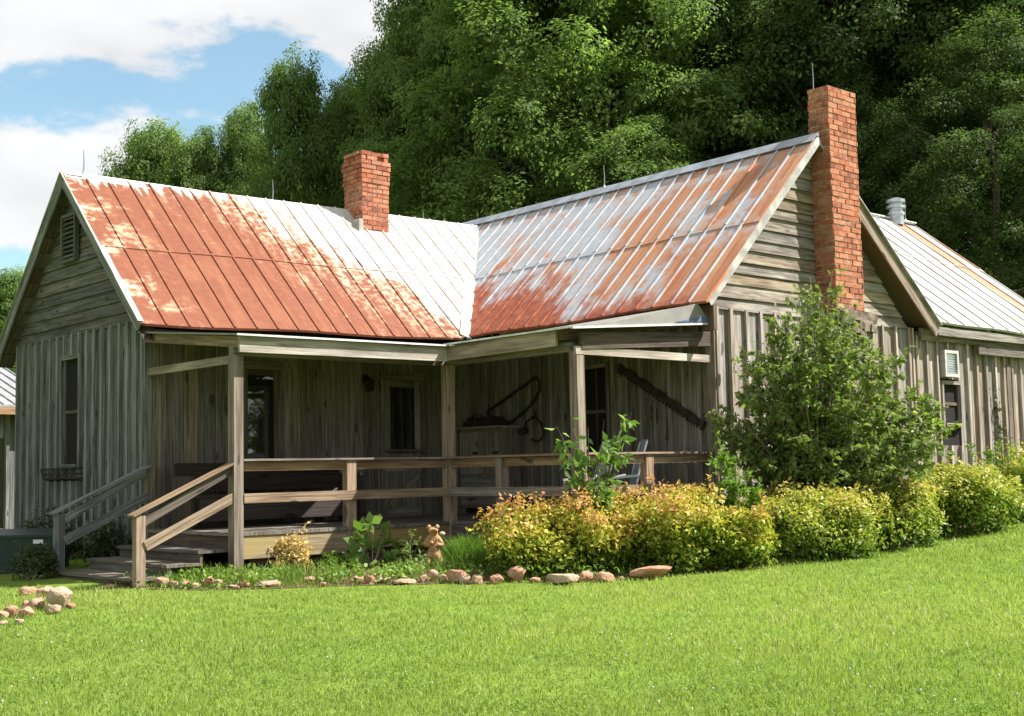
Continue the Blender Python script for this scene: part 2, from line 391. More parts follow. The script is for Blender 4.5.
def rand_dir(n): return unit(RNG.normal(size=(n, 3)))

# ------------------------------------------------------------------ the farmhouse
HE, HR1, HR2 = 2.51, 4.635, 4.915            # eaves and the two ridges
XR, YR, XRR, WL, YLR = 5.03, -4.229, 6.9735, 3.79, 1.941
XE = 9.72-.35                               # right wall of the gable wing
house = root('farmhouse', (0, 0, -.2), 'old L shaped grey plank farmhouse with rusty tin roofs and a railed corner porch', 'farmhouse')

def plank_wall(mb, p0, d, L, nrm, z0, ztop, w, openings=(), batten=True, th=.02, bw=.05, zj=.03):
    d = np.array(d, float); nrm = np.array(nrm, float); p0 = np.array(p0, float)
    cuts = [0.0]; s = 0.0
    while s < L-.06:
        s = min(L, s+w*random.uniform(.9, 1.1)); cuts.append(s)
    base = cuts[:]
    for o in openings: cuts += [o[0], o[1]]
    cuts = sorted(set(c for c in cuts if 0 <= c <= L))
    def segs(a, b, top):
        m = (a+b)/2; out = [(z0+random.uniform(-zj, zj*.3), top)]
        for o in openings:
            if o[0]-1e-6 <= m <= o[1]+1e-6:
                nw = []
                for q in out:
                    if o[3] <= q[0] or o[2] >= q[1]: nw.append(q); continue
                    if o[2] > q[0]+.02: nw.append((q[0], o[2]))
                    if o[3] < q[1]-.02: nw.append((o[3], q[1]))
                out = nw
        return out
    for a, b in zip(cuts[:-1], cuts[1:]):
        if b-a < .006: continue
        t = th*random.uniform(.7, 1.3)
        for q in segs(a, b, ztop((a+b)/2)):
            mb.obox(p0+d*((a+b)/2)+nrm*t/2+np.array([0, 0, (q[0]+q[1])/2]), d*((b-a)/2-.003), nrm*t/2, (0, 0, (q[1]-q[0])/2), random.uniform(0, .75) if batten else None)
    if batten:
        for c in base:
            c2 = min(max(c, bw/2), L-bw/2)
            for q in segs(c2, c2, ztop(c2)):
                mb.obox(p0+d*c2+nrm*(th+.024)+np.array([0, 0, (q[0]+q[1])/2]), d*bw/2*random.uniform(.8, 1.15), nrm*.023, (0, 0, (q[1]-q[0])/2), random.uniform(.45, 1))

def siding(mb, p0, d, nrm, zb, xl, xr, zt, exp=.15, skip=None):
    """lap boards filling a gable; xl(z), xr(z) give the rake limits"""
    d = np.array(d, float); nrm = np.array(nrm, float); p0 = np.array(p0, float); z = zb
    while z < zt-.05:
        e = exp*random.uniform(.92, 1.1); zb_, zt_ = z-.01, z+e*1.15
        lim = [(xl(zb_), xr(zb_)), (xl(zt_), xr(zt_))]
        if lim[1][1]-lim[1][0] < .02: zt_ = z+e*.5; lim[1] = (xl(zt_), max(xl(zt_)+.02, xr(zt_)))
        if lim[0][1]-lim[0][0] > .06:
            parts = [lim]
            if skip and zt_ > skip[2] and zb_ < skip[3]: parts = [[(lim[0][0], skip[0]), (lim[1][0], skip[0])], [(skip[1], lim[0][1]), (skip[1], lim[1][1])]]
            for (q0, q1) in parts:
                if q0[1]-q0[0] < .02 or q1[1]-q1[0] < .005: continue
                r = random.random(); ou = random.random()*20; tb_ = random.uniform(.044, .056); off = random.uniform(-.006, .006)
                def pt(x, zz, n): return p0+d*x+nrm*n+np.array([0, 0, zz+off*(1 if x > 0 else 0)])
                A = [pt(q0[0], zb_, tb_), pt(q0[1], zb_, tb_), pt(q1[1], zt_, .018), pt(q1[0], zt_, .018)]
                B = [pt(q0[0], zb_, tb_-.026), pt(q0[1], zb_, tb_-.026), pt(q1[1], zt_, .004), pt(q1[0], zt_, .004)]
                uvs = [(ou+q0[0], 0), (ou+q0[1], 0), (ou+q1[1], e), (ou+q1[0], e)]
                fl_ = np.dot(np.cross(A[1]-A[0], A[3]-A[0]), nrm) > 0
                def add(ps, us): mb.face(ps if fl_ else ps[::-1], us if fl_ else us[::-1], r)
                add(A, uvs); add(B[::-1], uvs[::-1])
                for i in range(4):
                    j = (i+1) % 4; add([B[i], B[j], A[j], A[i]], [uvs[i], uvs[j], (uvs[j][0], uvs[j][1]+.02), (uvs[i][0], uvs[i][1]+.02)])
        z += e

def window(name, parent, c, d, nrm, w, h, fw, frame_m, sash=True, pane_m=None, mull=0, label=None):
    """frame mesh with its pane and sash bars; c = centre on the wall face"""
    d = np.array(d, float); n = np.array(nrm, float); c = np.array(c, float); Z = np.array([0, 0, 1.])
    f = MB()
    for sg in (-1, 1): f.obox(c+d*sg*(w/2+fw/2)+n*.035, d*fw/2, n*.03, Z*(h/2+fw))
    f.obox(c+Z*(h/2+fw/2)+n*.036, d*(w/2), n*.028, Z*fw/2); f.obox(c-Z*(h/2+fw/2)+n*.045, d*(w/2-.002), n*.04, Z*fw/2)
    wo = f.build(name, frame_m, parent)
    if label: wo['label'] = label
    g = MB(); g.obox(c-n*.012, d*w/2, n*.006, Z*h/2); g.build('pane', pane_m or M['glass'], wo)
    if sash:
        s_ = MB(); s_.obox(c+n*.004, d*w/2, n*.012, Z*.022)
        for sg in (-1, 1):
            s_.obox(c+d*sg*(w/2-.014)+n*.001, d*.014, n*.012, Z*(h/2-.001))
        for i in range(mull):
            s_.obox(c+d*(-w/2+w*(i+1)/(mull+1))+n*.0005, d*.008, n*.010, Z*(h/2-.002))
        s_.build('sash', M['dark'], wo)
    return wo

# --- left wing
w = MB(); plank_wall(w, (0, WL, 0), (0, -1, 0), WL, (-1, 0, 0), -.02, lambda s: 2.63, .235, [(WL-2.32, WL-1.72, .93, 2.36)])
w.bx(-.055, .03, -.05, .03, -.05, 2.60); w.bx(-.045, .02, WL-.05, WL+.03, -.05, 2.6)
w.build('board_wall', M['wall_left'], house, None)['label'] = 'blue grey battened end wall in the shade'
bk = MB(); bk.bx(.002, .03, .02, WL-.02, -.02, 2.6); bk.bx(.03, 7.0, .002, .03, .0, 2.62); bk.bx(XR+.001, XR+.03, YR+.04, -.001, .0, 2.65)
bk.bx(XR+.04, XE, YR+.002, YR+.03, .0, 2.65); bk.bx(XE, 15.0, YR+.002, YR+.03, -.05, 2.7)
bk.bx(.04, 6.9, 3.75, WL, -.1, 2.6); bk.bx(14.9, 15.0, YR+.04, 1.7, -.05, 2.7)
bk.build('light_block_wall', M['black'], house)  # black slabs added behind the boards against light leaks, also closing the back
TL = (HR1-HE)/(YLR+.26)
w = MB(); siding(w, (0, 0, 0), (0, 1, 0), (-1, 0, 0), 2.62, lambda z: max(-.05, YLR-(HR1-z)/TL+.03), lambda z: min(WL+.05, YLR+(HR1-z)/TL-.03), HR1-.12, .155)
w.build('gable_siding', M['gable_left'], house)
bk = MB(); bk.prism([(.012, 0, 2.6), (.012, WL, 2.6), (.012, YLR, HR1-.12)], (.02, 0, 0)); bk.build('gable_backing', M['black'], house)
bk = MB(); bk.prism([(XR+.05, YR+.012, 2.6), (XE, YR+.012, 2.6), (XRR, YR+.012, HR2-.12)], (0, .02, 0)); bk.build('gable_backing', M['black'], house)
v = MB()
for sg in (1.79, 2.19): v.bx(-.11, -.05, sg, sg+.045, 3.55, 4.18)
v.bx(-.109, -.051, 1.836, 2.189, 4.135, 4.179); v.bx(-.109, -.051, 1.836, 2.189, 3.551, 3.595)
vo = v.build('gable_vent', M['gable_left'], house)
v = MB()
for i in range(9): v.obox((-.085, 2.01, 3.64+i*.06), (.022, 0, .022), (0, .175, 0), (-.004, 0, .004))
v.build('louvre', M['gable_left'], vo)
v = MB(); v.bx(-.062, -.058, 1.837, 2.188, 3.596, 4.134); v.build('vent_back', M['black'], vo)
wn = window('window', house, (0, 2.02, 1.645), (0, 1, 0), (-1, 0, 0), .50, 1.33, .055, M['wall_left'])
# --- porch walls
w = MB(); plank_wall(w, (.012, 0, 0), (1, 0, 0), XR-.02, (0, -1, 0), .1, lambda s: 2.5, .21, [(1.17, 1.79, .1, 2.16), (3.27, 4.03, .1, 2.12)], False)
for xx in (.16, .9, 2.05, 2.5, 3.02, 4.25): w.bx(xx, xx+.05, -.045, -.021, .1, 2.48)
w.build('porch_wall', M['wall_porch'], house)
w = MB(); plank_wall(w, (XR, -.03, 0), (0, -1, 0), -YR-.03, (-1, 0, 0), .1, lambda s: 2.62, .22, [(2.08, 2.56, .95, 2.08)], True)
w.build('porch_wall', M['wall_porch'], house)
def door(x0, x1, z1, kind):
    f = MB(); f.bx(x0-.07, x0, -.05, -.001, .14, z1); f.bx(x1, x1+.07, -.05, -.001, .14, z1); f.bx(x0-.07, x1+.07, -.052, -.001, z1+.001, z1+.09)
    dr = f.build('door', M['wall_porch'], house)
    if kind == 'screen':
        dr['label'] = 'tall dark glazed door near the steps'
        s = MB()
        for a, b in ((x0+.002, x0+.05), (x1-.05, x1-.002)): s.bx(a, b, -.03, -.012, .16, z1-.003)
        s.bx(x0+.051, x1-.051, -.03, -.0125, z1-.07, z1-.004); s.bx(x0+.051, x1-.051, -.03, -.0125, .165, .4); s.build('door_stile', M['dark'], dr)
        g = MB(); g.bx(x0+.051, x1-.051, -.02, -.016, .401, z1-.071); g.build('pane', M['glass'], dr)
    else:
        dr['label'] = 'plank door with a window and crossed braces'
        s = MB(); n = 5
        for i in range(n):
            a = x0+(x1-x0)*i/n; s.bx(a+.003, a+(x1-x0)/n-.003, -.03, -.01, .16, 1.06)
        s.bx(x0+.003, x0+.09, -.031, -.01, 1.061, z1-.004); s.bx(x1-.09, x1-.003, -.031, -.01, 1.061, z1-.004); s.bx(x0+.091, x1-.091, -.0305, -.01, z1-.1, z1-.005)
        s.build('door_leaf', M['cab'], dr)
        s = MB(); s.bx(x0+.004, x1-.004, -.05, -.0305, .17, .33); s.bx(x0+.004, x1-.004, -.05, -.0305, .80, .93)
        s.beam((x0+.08, -.041, .345), (x1-.12, -.041, .79), .016, .09, up=(0, -1, 0)) if False else s.obox(((x0+x1)/2, -.041, .565), (.24, 0, .2), (-.028, 0, .034), (0, .009, 0))
        s.build('brace', M['cab'], dr)
        s = MB(); s.bx(x0-.04, x1+.06, -.12, -.053, 1.065, 1.10); s.build('sill', M['dark'], dr)
        g = MB(); g.bx(x0+.091, x1-.091, -.022, -.018, 1.101, z1-.101); g.build('pane', M['glass'], dr)
        h = MB(); h.tube([(x1-.05, -.035, .98), (x1-.05, -.09, .98)], .022, 8); h.build('handle', M['iron'], dr)
door(1.25, 1.72, 2.09, 'screen'); door(3.36, 3.95, 2.03, 'plank')
pw = window('window', house, (XR, -2.32, 1.52), (0, 1, 0), (-1, 0, 0), .44, 1.10, .05, M['wall_porch'], True, None, 1)
cu = MB()
for i in range(7): cu.bx(XR+.003, XR+.005+.004*(i % 2), -2.535+i*.0615, -2.535+i*.0615+.058, .98, 2.06)
# --- right gable wing
w = MB(); plank_wall(w, (XR, YR, 0), (1, 0, 0), XE-XR, (0, -1, 0), -.05, lambda s: 2.66, .30)
w.bx(XR-.03, XR+.06, YR-.05, YR+.03, -.05, 2.64)
w.build('board_wall', M['wall_right'], house)['label'] = 'silver grey battened wall below the tall chimney'
TRr = (HR2-2.66)/(XRR-4.65)
w = MB(); siding(w, (0, YR, 0), (1, 0, 0), (0, -1, 0), 2.65, lambda z: max(XR-.05, XRR-(HR2-z)/TRr+.04), lambda z: min(XE+.1, XRR+(HR2-z)/TRr-.04), HR2-.12, .148)
w.build('gable_siding', M['gable'], house)
# --- annex to the right
w = MB(); plank_wall(w, (XE+.05, YR, 0), (1, 0, 0), 5.5, (0, -1, 0), -.05, lambda s: 2.56, .27, [(10.08-XE-.05, 10.62-XE-.05, 1.02, 1.98)])
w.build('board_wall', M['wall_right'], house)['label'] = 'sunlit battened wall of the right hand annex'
w = MB(); w.bx(XE+.06, XE+.16, YR-.055, YR-.022, 2.30, 2.62); w.build('corner_block', M['dark'], house)
window('window', house, (10.35, YR, 1.62), (1, 0, 0), (0, -1, 0), .46, .56, .05, M['wall_right'], True)
v = MB()
for a, b, c, d in ((10.07, 10.115, 2.0, 2.385), (10.41, 10.455, 2.0, 2.385)): v.bx(a, b, YR-.13, YR-.035, c, d)
v.bx(10.116, 10.409, YR-.129, YR-.036, 2.34, 2.384); v.bx(10.116, 10.409, YR-.129, YR-.036, 2.001, 2.045)
vo = v.build('wall_vent', M['white'], house)
v = MB(); v.bx(10.116, 10.409, YR-.095, YR-.05, 2.046, 2.339, .5)
for i in range(8): v.bx(10.118, 10.407, YR-.11, YR-.096, 2.055+i*.035, 2.07+i*.035, .5)
v.build('grille', M['vent'], vo)
w = MB(); w.bx(11.98, 12.10, YR-.075, YR-.058, .4, 2.25); w.bx(12.13, 12.17, YR-.075, YR-.058, .4, 2.2); w.build('loose_board', M['soffit'], house)

# --- roofs
def sheet_roof(name, mat, E0, E1, R0, R1, uvf, pitch, lap=.5, rib=.024, label=None, th=.035, wob=.004, umax=None):
    """standing seam slope between an eave line E0-E1 and a ridge line R0-R1 (R may be shorter: hip or valley cut)"""
    E0, E1, R0, R1 = [np.array(p, float) for p in (E0, E1, R0, R1)]
    nrm = unit(np.cross(E1-E0, R0-E0)); nrm = nrm if nrm[2] > 0 else -nrm
    d = unit(E1-E0); up = np.cross(nrm, d); up = up if up[2] > 0 else -up
    def loc(p): return (p-E0)@d, (p-E0)@up
    a0, _ = loc(E0); a1, _ = loc(E1); r0, H = loc(R0); r1, H1 = loc(R1)
    mb = MB(); lo, hi = min(a0, r0), max(a1, r1)
    def clipx(x):   # slope extent (v0,v1) at station x, with cut left/right ends
        v0, v1 = 0., H
        if x < max(a0, r0) and abs(r0-a0) > .05:
            q = (x-a0)/(r0-a0)
            if r0 > a0: v1 = min(v1, H*q)
            else: v0 = max(v0, H*q)
        if x > min(a1, r1) and abs(r1-a1) > .05:
            q = (x-a1)/(r1-a1)
            if r1 < a1: v1 = min(v1, H*q)
            else: v0 = max(v0, H*q)
        return v0, v1
    def P(x, v, h=0.0):
        # follow the (slightly sagging) measured corners
        e = E0+(E1-E0)*((x-a0)/(a1-a0)); b = E0+d*x
        k = 1-v/H
        return b+up*v+nrm*h+(e-b)*k+np.array([0, 0, -.012*math.sin((x-lo)*2.3)*k])
    x = lo; sts = [lo]
    while x < hi-.1: x += pitch*random.uniform(.97, 1.03); sts.append(min(x, hi))
    if hi-sts[-1] > .02: sts.append(hi)
    for xa, xb in zip(sts[:-1], sts[1:]):
        r = random.random()
        for (f0, f1, hh) in ((0, lap, 0), (lap, 1, .012)):
            q = []
            for xx in (xa+.001, xb-.001):
                v0, v1 = clipx(xx); q.append((max(v0, H*f0-(.04 if f0 else 0)), min(v1, H*f1)))
            (a, b), (c, e) = q
            if b-a < .01 and e-c < .01: continue
            b = max(b, a); e = max(e, c)
            t = [P(xa, a, hh+th), P(xb, c, hh+th), P(xb, e, hh+th), P(xa, b, hh+th)]
            mb.face(t, [uvf(xa, a), uvf(xb, c), uvf(xb, e), uvf(xa, b)], r)
            u = [P(xa, a, hh), P(xb, c, hh), P(xb, e, hh), P(xa, b, hh)]
            mb.face(u[::-1], None, r, 1)
            for i in range(4):
                j = (i+1) % 4; uq = [uvf(xa, a), uvf(xb, c), uvf(xb, e), uvf(xa, b)]; mb.face([u[i], u[j], t[j], t[i]], [uq[i], uq[j], uq[j], uq[i]], r, 0)
    for xx in sts[1:-1]:
        v0, v1 = clipx(xx)
        if v1-v0 < .1: continue
        n = 2; r = random.random()
        for (f0, f1, hh) in ((0, lap, 0), (lap, 1, .012)):
            a, b = max(v0, H*f0), min(v1, H*f1)
            if b-a < .05: continue
            r = random.uniform(-1.8, .2) if mat is M['roof_grey'] else r
            p, q = P(xx, a+.004, th+hh+rib*.5), P(xx, b, th+hh+rib*.5); c = (p+q)/2; ax = (q-p)/2
            L = np.linalg.norm(ax); i0 = len(mb.f); mb.obox(c, ax, d*.011, nrm*rib*.55, r)
            nf = len(mb.f)-i0
            for k in range(nf):
                for kk in range(4):
                    pt = np.array(mb.v[mb.f[i0+k][kk]]); l_ = loc(pt); mb.uv[mb.f[i0+k][kk]] = uvf(l_[0], l_[1])
    o = mb.build(name, None, house, [mat, M['soffit']])
    if label: o['label'] = label
    return o, P, H, sts
VB = np.array((4.65, -.26, 2.585)); VT = np.array((6.70, YLR, HR1))
roof1, P1, H1, _ = sheet_roof('metal_roof', M['roof_red'], (-.203, -.26, HE), VB, (-.203, YLR, HR1), VT, lambda x, v: (x, v), .295, .50, rib=.014, label='rust red slope of the left wing fading to white metal')
bk = MB()   # rear slope of the left wing
sheet_roof('metal_roof', M['roof_pale'], (7.6, YLR*2+.26, HE), (-.203, YLR*2+.26, HE), (7.6, YLR+.002, HR1-.01), (-.203, YLR+.002, HR1-.01), lambda x, v: (x, v), .295, .5, label='rear slope of the left wing')
GE = -4.467
roof2, P2, H2, _ = sheet_roof('metal_roof', M['roof_grey'], (4.65, -.26, 2.625), (4.65, GE, 2.657), (XRR, 3.9, HR2-.064), (XRR, GE, HR2), lambda x, v: (x, v), .28, .47, rib=.02, label='grey slope of the gable wing streaked with orange rust')
sheet_roof('metal_roof', M['roof_pale'], (9.72-.02, GE, 2.657), (9.70, 3.9, 2.657), (XRR+.003, GE, HR2-.012), (XRR+.003, 3.9, HR2-.07), lambda x, v: (x, v), .28, .5, label='far slope of the gable wing')
AY, AZ, AX = -1.42, 5.15, 14.5
annex, P3, H3, _ = sheet_roof('metal_roof', M['roof_pale'], (9.56, GE, 2.74), (AX, GE, 2.66), (9.56, AY, AZ), (AX, AY, AZ), lambda x, v: (x, v), .44, .6, rib=.018, label='pale metal roof of the right hand annex')
sheet_roof('metal_roof', M['roof_pale'], (AX, AY*2-GE, 2.7), (8.6, AY*2-GE, 2.7), (AX, AY+.003, AZ-.01), (8.6, AY+.003, AZ-.01), lambda x, v: (x, v), .29, .6, label='rear slope of the annex')
r = MB(); r.beam((-.22, YLR-.055, HR1+.018), (6.66, YLR-.055, HR1+.012), .15, .012, up=(0, -.66, .75)); r.beam((-.22, YLR+.055, HR1+.018), (6.9, YLR+.055, HR1+.012), .15, .012, up=(0, .66, .75)); r.tube([(-.225, YLR, HR1+.058), (6.68, YLR, HR1+.05)], .018, 8); r.build('ridge_cap', M['flash'], roof1)
r = MB(); r.beam((XRR-.065, GE-.02, HR2+.036), (XRR-.065, 3.9, HR2-.028), .20, .012, up=(-.66, 0, .75)); r.beam((XRR+.055, GE+.3, HR2+.022), (XRR+.055, 3.9, HR2-.04), .15, .012, up=(.66, 0, .75)); r.tube([(XRR, GE-.02, HR2+.07), (XRR, 3.9, HR2+.008)], .02, 8); r.build('ridge_cap', M['ridge'], roof2)
r = MB(); r.tube([(9.6, AY, AZ+.035), (AX+.01, AY, AZ+.035)], .018, 8); r.build('ridge_cap', M['flash'], annex)
r = MB(); vd = unit(VT-VB)
for nr, sg, wd_ in ((np.array([0, -.707, .707]), -1, .17), (np.array([-.707, 0, .707]), 1, .05)):
    sv = unit(np.cross(vd, nr)); sv = sv if sv[0]*sg > 0 else -sv
    for a, b in ((0, .34), (.33, .72), (.71, 1.0)):
        pa, pb = VB+(VT-VB)*a, VB+(VT-VB)*b; o_ = sv*wd_/2+nr*(.062+.008*a); r.beam(pa+o_-vd*.03*(a == 0), pb+o_, wd_, .014, up=nr)
r.build('valley_flashing', M['flash'], roof1)
def rake(parent, a, b, drop, th, mat, out, name='rake_board', eps=0.0):
    a, b = np.array(a, float), np.array(b, float); mb = MB()
    d = unit(b-a); up = np.array([0, 0, 1.])-d*d[2]; up = unit(up)
    mb.obox((a+b)/2-up*(drop/2-.0)+np.array(out)*(th/2+eps), (b-a)/2, np.array(out)*th/2, up*drop/2); mb.build(name, mat, parent)
for b_, e_ in (((-.203, -.265, HE), 0), ((-.203, 4.05, HE), .003)):
    rake(roof1, (-.203, YLR, HR1+.03), (b_[0], b_[1], b_[2]+.03), .115, .022, M['wall_left'], (-1, 0, 0), eps=e_)
    mb = MB(); dd = unit(np.array(b_)-np.array((-.203, YLR, HR1))); mb.beam((-.215, YLR, HR1+.055), (-.215, b_[1], HE+.05), .07, .012, up=unit(np.cross(dd, (1., 0, 0)))*(1 if e_ else -1)); mb.build('roof_edge', M['edge'], roof1)
# rafters and soffit boards under the gable overhang, darkened to deepen its shade
mb = MB()
for i in range(13):
    for sg in (-1, 1):
        q = i/12; y = YLR+sg*(YLR+.2)*q if sg < 0 else YLR+(4.02-YLR)*q
        z = HR1-(HR1-HE)*q-.02
        mb.beam((-.19, y, z), (.02, y, z), .02, .17, up=(0, sg*.7, .7)) if False else mb.obox((-.09, y, z-.05), (.10, 0, 0), (0, .5*.17, -sg*sg*.49*.17*(1 if sg > 0 else -1)), (0, .006, .006))
mb.build('soffit', M['dark'], roof1)
rake(roof2, (XRR, GE, HR2+.058), (4.66, GE, 2.70), .10, .014, M['edge'], (0, -1, 0))
rake(roof2, (7.73, GE, HR2-.63), (9.72, GE, 2.655), .15, .025, M['soffit'], (0, -1, 0), eps=.003)
mb = MB(); mb.beam((7.74, GE-.02, HR2-.595), (9.74, GE-.02, 2.70), .09, .012, up=(.7, 0, .7)); mb.build('roof_edge', M['edge'], roof2)
mb = MB(); mb.bx(9.76, AX, GE+.015, GE+.038, 2.57, 2.69); mb.bx(9.5, AX, YR-.10, YR-.06, 2.50, 2.67); mb.bx(11.0, AX, YR-.16, YR-.12, 2.36, 2.5); mb.build('fascia', M['wall_porch'], annex)
for i in range(16):
    mb = MB(); mb.bx(9.75+i*.31, 9.80+i*.31, GE+.04, YR+.02, 2.58, 2.68); mb.build('rafter', M['soffit'], annex)
mb = MB(); mb.bx(-.02, 4.6, -.07, -.022, 2.38, 2.50); mb.bx(XR-.07, XR-.04, YR-.02, -.1, 2.46, 2.6); mb.build('eave_board', M['soffit'], roof1)
def rod(parent, x, y, z, h, rad=.0085, ball=False):
    mb = MB(); mb.tube([(x, y, z), (x+.01, y, z+h*.5), (x, y, z+h)], [rad, rad*.9, rad*.5], 6); mb.lathe((x, y, z-.01), [(.03, 0), (.018, .03), (.010, .05)], 8); mb.build('lightning_rod', M['rod'], parent)
rod(roof1, .06, YLR, HR1+.06, .32); rod(roof1, 2.87, YLR, HR1+.05, .33); rod(roof1, 5.6, YLR, HR1+.04, .22); rod(roof2, XRR, -.70, HR2+.06, .34); rod(annex, 14.15, AY, AZ+.04, .42)
mb = MB(); vx, vy = 13.75, AY-.06
mb.lathe((vx, vy, AZ-.1), [(.13, 0), (.13, .18), (.15, .19), (.15, .23), (.125, .24), (.125, .30), (.17, .31), (.17, .35), (.12, .36), (.12, .40), (.165, .41), (.165, .46), (.06, .50)], 18)
mb.build('vent_pipe', M['vent'], annex)

# --- chimneys (every brick laid)
def chimney(name, x0, x1, y0, y1, z0, z1, bl, bh, label, prof=None, ragged=0.0, cap_drop=0):
    mb = MB(); z = z0; c = 0; n = int((z1-z0)/bh); mt = .0135
    core = MB(); core.bx(x0+.012, x1-.012, y0+.012, y1-.012, z0-.3, z0+(n-(2 if ragged else 0))*bh-.004)
    for c in range(n):
        g = prof(n-1-c) if prof else 0
        X0, X1, Y0, Y1 = x0-g, x1+g, y0-g, y1+g; zc = z0+c*bh
        bw = bl*.48
        for side in range(4):
            if side in (0, 2): L = X1-X0; a0 = X0
            else: L = Y1-Y0; a0 = Y0
            off = (0 if (c % 2) == (side % 2) else bl*.5); s = -off if off else 0.0; s = -off
            while s < L-.01:
                e = min(s+bl, L); a = max(s, 0)
                if e-a > .03 and not (ragged and c >= n-2 and random.random() < ragged):
                    j = random.uniform(-.008, .008); k0, k1 = a0+a+mt/2, a0+e-mt/2
                    lo, hi = zc+mt/2, zc+bh-mt/2+random.uniform(-.005, .004)
                    r = random.random()
                    if side == 0: mb.bx(k0, k1, Y0-j, Y0+bw*.9, lo, hi, r)
                    elif side == 2: mb.bx(k0, k1, Y1-bw*.9, Y1+j, lo, hi, r)
                    elif side == 1: mb.bx(X1-bw*.85, X1+j-.0015, k0, k1, lo+.001, hi-.001, r)
                    else: mb.bx(X0-j+.0015, X0+bw*.85, k0, k1, lo+.001, hi-.001, r)
                s += bl
    o = mb.build(name, M['brick'], house); o['label'] = label
    core.build('mortar', M['mortar'], o)
    return o
ch1 = chimney('chimney', 4.13, 4.63, 1.52, 1.98, 4.10, 5.60, .19, .070, 'short weathered brick chimney on the left ridge',
              lambda k: .0 if k < 2 else (.024 if k < 4 else (.012 if k < 7 else 0)), .35)
mb = MB(); mb.bx(4.10, 4.66, 1.46, 1.51, 4.26, 4.32); mb.bx(4.05, 4.12, 1.48, 1.9, 4.30, 4.52); mb.build('flashing', M['edge'], ch1)
ch2 = chimney('chimney', 7.10, 7.73, -4.57, YR-.03, 2.75, 5.66, .20, .0725, 'tall orange brick chimney standing against the right gable', None, .0)
mb = MB()
for i in range(70):
    zz = random.uniform(-.1, 2.72); sd = random.random(); q = random.uniform(.05, .1)
    if sd < .6: x, y = random.uniform(7.12, 7.8), -4.63
    elif sd < .8: x, y = 7.10, random.uniform(-4.62, -4.3)
    else: x, y = 7.82, random.uniform(-4.62, -4.3)
    a = random.uniform(-.3, .3); mb.obox((x, y, zz), (q*1.3*math.cos(a), random.uniform(-.02, .02), q*math.sin(a)), (0, .05, .01), (-q*.7*math.sin(a), 0, q*.7*math.cos(a)))
mb.bx(7.10, 7.82, -4.62, YR-.06, -.2, 2.74)
mb.build('stone_base', M['stone'], ch2)
rod(ch2, 7.18, -4.3, 5.6, .42, .007)

# --- porch
PW, XB, YC, FZ = 2.0, 2.837, -4.16, .215
fl = MB()
x = -.06
while x < XR-.04:   # floor boards run outwards from the walls
    x2 = min(x+.115, XR-.03); y0 = -PW-.066 if x2 < XB+.05 else YC-.03
    fl.obox(((x+x2)/2, (y0-.05)/2, FZ-.02+random.uniform(-.002, .002)), ((x2-x)/2-.002, 0, 0), (0, (y0+.05)/2, 0), (0, 0, .018)); x = x2
porch = fl.build('porch', M['floor'], house)
mb = MB(); mb.bx(-.05, .06+1.28, -PW-.052, -PW-.012, -.06, FZ-.041); mb.bx(1.345, XB+.02, -PW-.05, -PW-.01, -.03, FZ-.041); mb.build('skirt_board', M['skirt'], porch)
mb = MB(); mb.bx(XB-.045, XB-.005, YC, -PW-.06, .0, FZ-.041); mb.bx(XB, XR-.04, YC-.045, YC-.005, 0, FZ-.041); mb.bx(-.05, -.01, -PW, -.06, .03, FZ-.041)
mb.bx(.2, 2.8, -1.95, -1.9, -.3, .0); mb.build('skirt_board', M['dark'], porch)
mb = MB(); mb.bx(.1, 4.9, -1.9, -1.8, -.35, .16); mb.bx(XB+.1, XB+.2, -4.0, -2, -.35, .16); mb.build('under_porch_shade', M['black'], porch)  # black sheets painted in for the shade beneath the porch floor
ZB = 2.04
for (x, y) in ((0, -PW), (XB, -PW), (XB, YC)):
    mb = MB(); mb.bx(x-.064, x+.045, y-.072, y+.05, -.28, ZB); mb.build('porch_post', M['post'], porch)
def rail_set(a, b, posts, z_top=.955, z_low=.56, side=(0, -1, 0)):
    a, b = np.array((*a, 0), float), np.array((*b, 0), float); sd = np.array(side, float); d = unit(b-a)
    def at(p, z, o): return np.array([p[0], p[1], z])+sd*o
    mb = MB(); mb.beam(at(a, z_top, .0), at(b, z_top, .0), .15, .022); mb.build('rail_cap', M['rail'], porch)
    mb = MB(); mb.beam(at(a, z_top-.068, .0), at(b, z_top-.068, .0), .035, .09); mb.build('rail_board', M['rail'], porch)
    mb = MB(); mb.beam(at(a, z_low, .068), at(b, z_low, .068), .03, .10); mb.build('rail_board', M['post'], porch)
    for p in posts:
        q = a+d*p; mb = MB(); mb.obox((q[0]+sd[0]*.005, q[1]+sd[1]*.005, (z_top-.012+.05)/2), d*.06, sd*.048, (0, 0, (z_top-.012-.05)/2)); mb.build('rail_post', M['rail'], porch)
rail_set((.05, -PW), (XB-.06, -PW), [1.36]); rail_set((XB, -PW-.08), (XB, YC+.08), [.86], side=(-1, 0, 0)); rail_set((XB+.08, YC), (XR-.06, YC), [.98])
